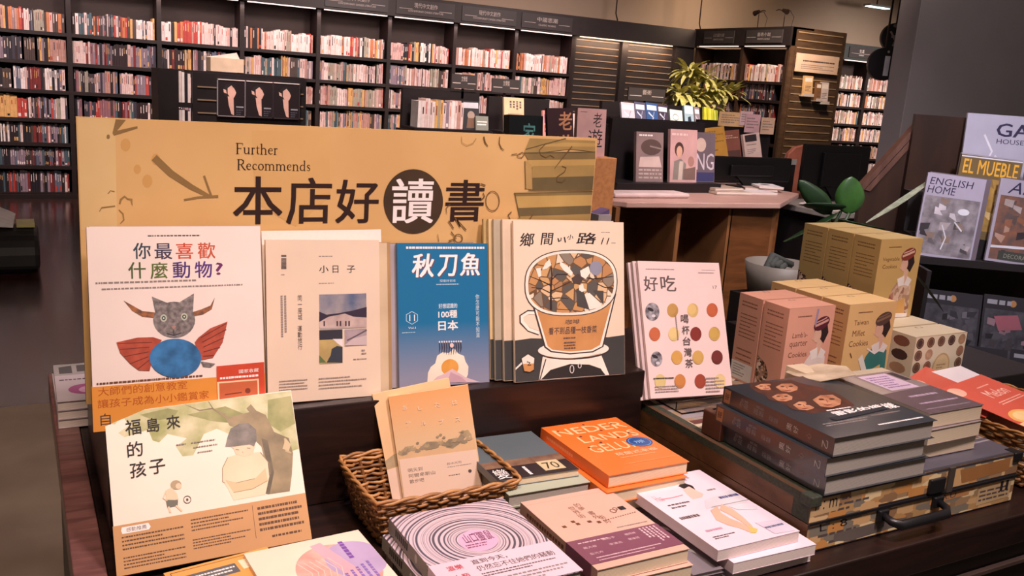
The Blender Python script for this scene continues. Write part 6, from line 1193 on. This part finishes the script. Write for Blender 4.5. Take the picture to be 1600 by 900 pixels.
NV = M('#2a2440', .4)
rackmag(.19, .16, 1.17, .23, .30, '#a8a4b4', 'wrapped pale grey magazine with a large dark title, top row of the right rack', lambda A: (A.text('GA', .48, .10, .99, .26, NV, bold=.02), A.text('HOUSES', .5, .29, .98, .35, NV), A.line([(.3, .25), (.45, .45), (.38, .6)], .03, WRAP_GLINT), A.line([(.5, .5), (.6, .58)], .03, WRAP_GLINT)), roll=0)
rackmag(.45, .16, 1.17, .23, .30, '#b4aeb8', 'wrapped pale magazine at the far right of the rack\'s top row', lambda A: A.rect(.1, .2, .9, .8, M('#8a8088')), roll=0)
rackmag(.13, .05, 1.02, .215, .297, '#6d5a3c', 'magazine with bold yellow capital letters in the second row of the right rack', lambda A: (A.text('EL MUEBLE', .06, .05, .95, .22, M('#d8a030', .5), bold=.02), room_photo(A, .05, .26, .95, .9, 5, ('#8a6a3a', '#b08a4a', '#5a4a30', '#c8a870')), A.line([(0, .02), (1, .01)], .015, WRAP_GLINT)))
rackmag(.36, .05, 1.02, .215, .297, '#8a7a74', 'brownish wrapped magazine at the right end of the second rack row', lambda A: room_photo(A, .05, .1, .95, .9, 9, ('#a86a5a', '#d8b0a0', '#6a4a44')))
rackmag(.150, .105, 1.02, .22, .30, '#9a94a0', 'pale wrapped magazine edge just behind the yellow lettered one', lambda A: None)
rackmag(.002, .0, .9455, .205, .300, '#aaa0b0', 'wrapped pale magazine titled for an English home, leftmost of the rack\'s third row', lambda A: (A.text('ENGLISH', .06, .05, .80, .135, NV, shear=.1), A.text('HOME', .04, .15, .52, .24, NV, shear=.1), room_photo(A, .03, .27, .97, .97, 2, PALR), A.ell(.72, .42, .1, .04, WRAP_GLINT, 12), A.line([(.4, .6), (.5, .75), (.45, .9)], .02, WRAP_GLINT), A.line([(.6, .55), (.75, .65)], .02, WRAP_GLINT)))
rackmag(.02, .016, .9455, .215, .302, '#6d6068', 'second copy behind the English home magazine', lambda A: None)
rackmag(.255, .0, .9455, .205, .30, '#a49aa8', 'wrapped magazine with slanted dark title, third rack row at the frame edge', lambda A: (A.text('Africa', .15, .03, .98, .17, NV, shear=.3), room_photo(A, .05, .2, .97, .97, 4, ('#5a4a48', '#8a5a44', '#b08a78', '#3a3034', '#a89894')), A.line([(.05, .82), (.95, .78)], .03, WRAP_GLINT), A.rect(.2, .86, .98, .97, M('#3a3a34')), A.text('DECORATION', .3, .89, .9, .94, M('#8a8a7a'))))
rackmag(.275, .016, .9455, .215, .302, '#5a5058', 'second copy behind the slanted title magazine', lambda A: None)
PD = ('#2c2a30', '#4a464c', '#1c1a1e', '#5f5a60', '#3a3438', '#80646a')
for i, (x, y, z, w, h, lb) in enumerate(((.02, -.16, .601, .2, .25, 'dark magazine with grey blocks, leftmost on the lower rack shelf'), (.225, -.16, .601, .2, .25, 'dark magazine with a pinkish picture on the lower rack shelf'), (.12, -.20, .45, .2, .22, 'dark magazine with pale figures in the row below the lower shelf'), (.33, -.20, .45, .2, .22, 'dark group portrait magazine at the frame edge of the lower row'), (.46, -.16, .601, .2, .25, 'dark magazine beyond the frame edge on the lower rack shelf'))):
    rackmag(x, y, z, w, h, '#2a272c', lb, lambda A, i=i: (room_photo(A, .04, .2, .96, .96, 20+i, PD), A.ell(.5, .1, .06, .05, M('#9a6a3a'), 10) if i < 2 else None, A.greek(.06, .05, .7, .15, 1, M('#8a868c'), dash=.2, fill=.8), A.poly([(.2, .3), (.6, .25), (.7, .45), (.3, .5)], M('#8a4a54')) if i == 1 else None), tilt=14, roll=2)
MB().box(-.1, .95, -.23, -.1, .43, .449, BLKP).build('shelf', rk)
B = Book('magazine', 'white magazine with heavy black patterned lettering lying low behind the white cartons', 'magazine', .26, .20, .01, RO @ pose(.12, -.36, .42, 0, 55, 2), M('#a8a4b0', .4, coat=.5), pages=PAGEW); B.fu.greek(.05, .1, .7, .4, 1, INK, dash=.18, fill=.8); B.fu.greek(.1, .5, .9, .9, 4, INK2, dash=.08); B.done()
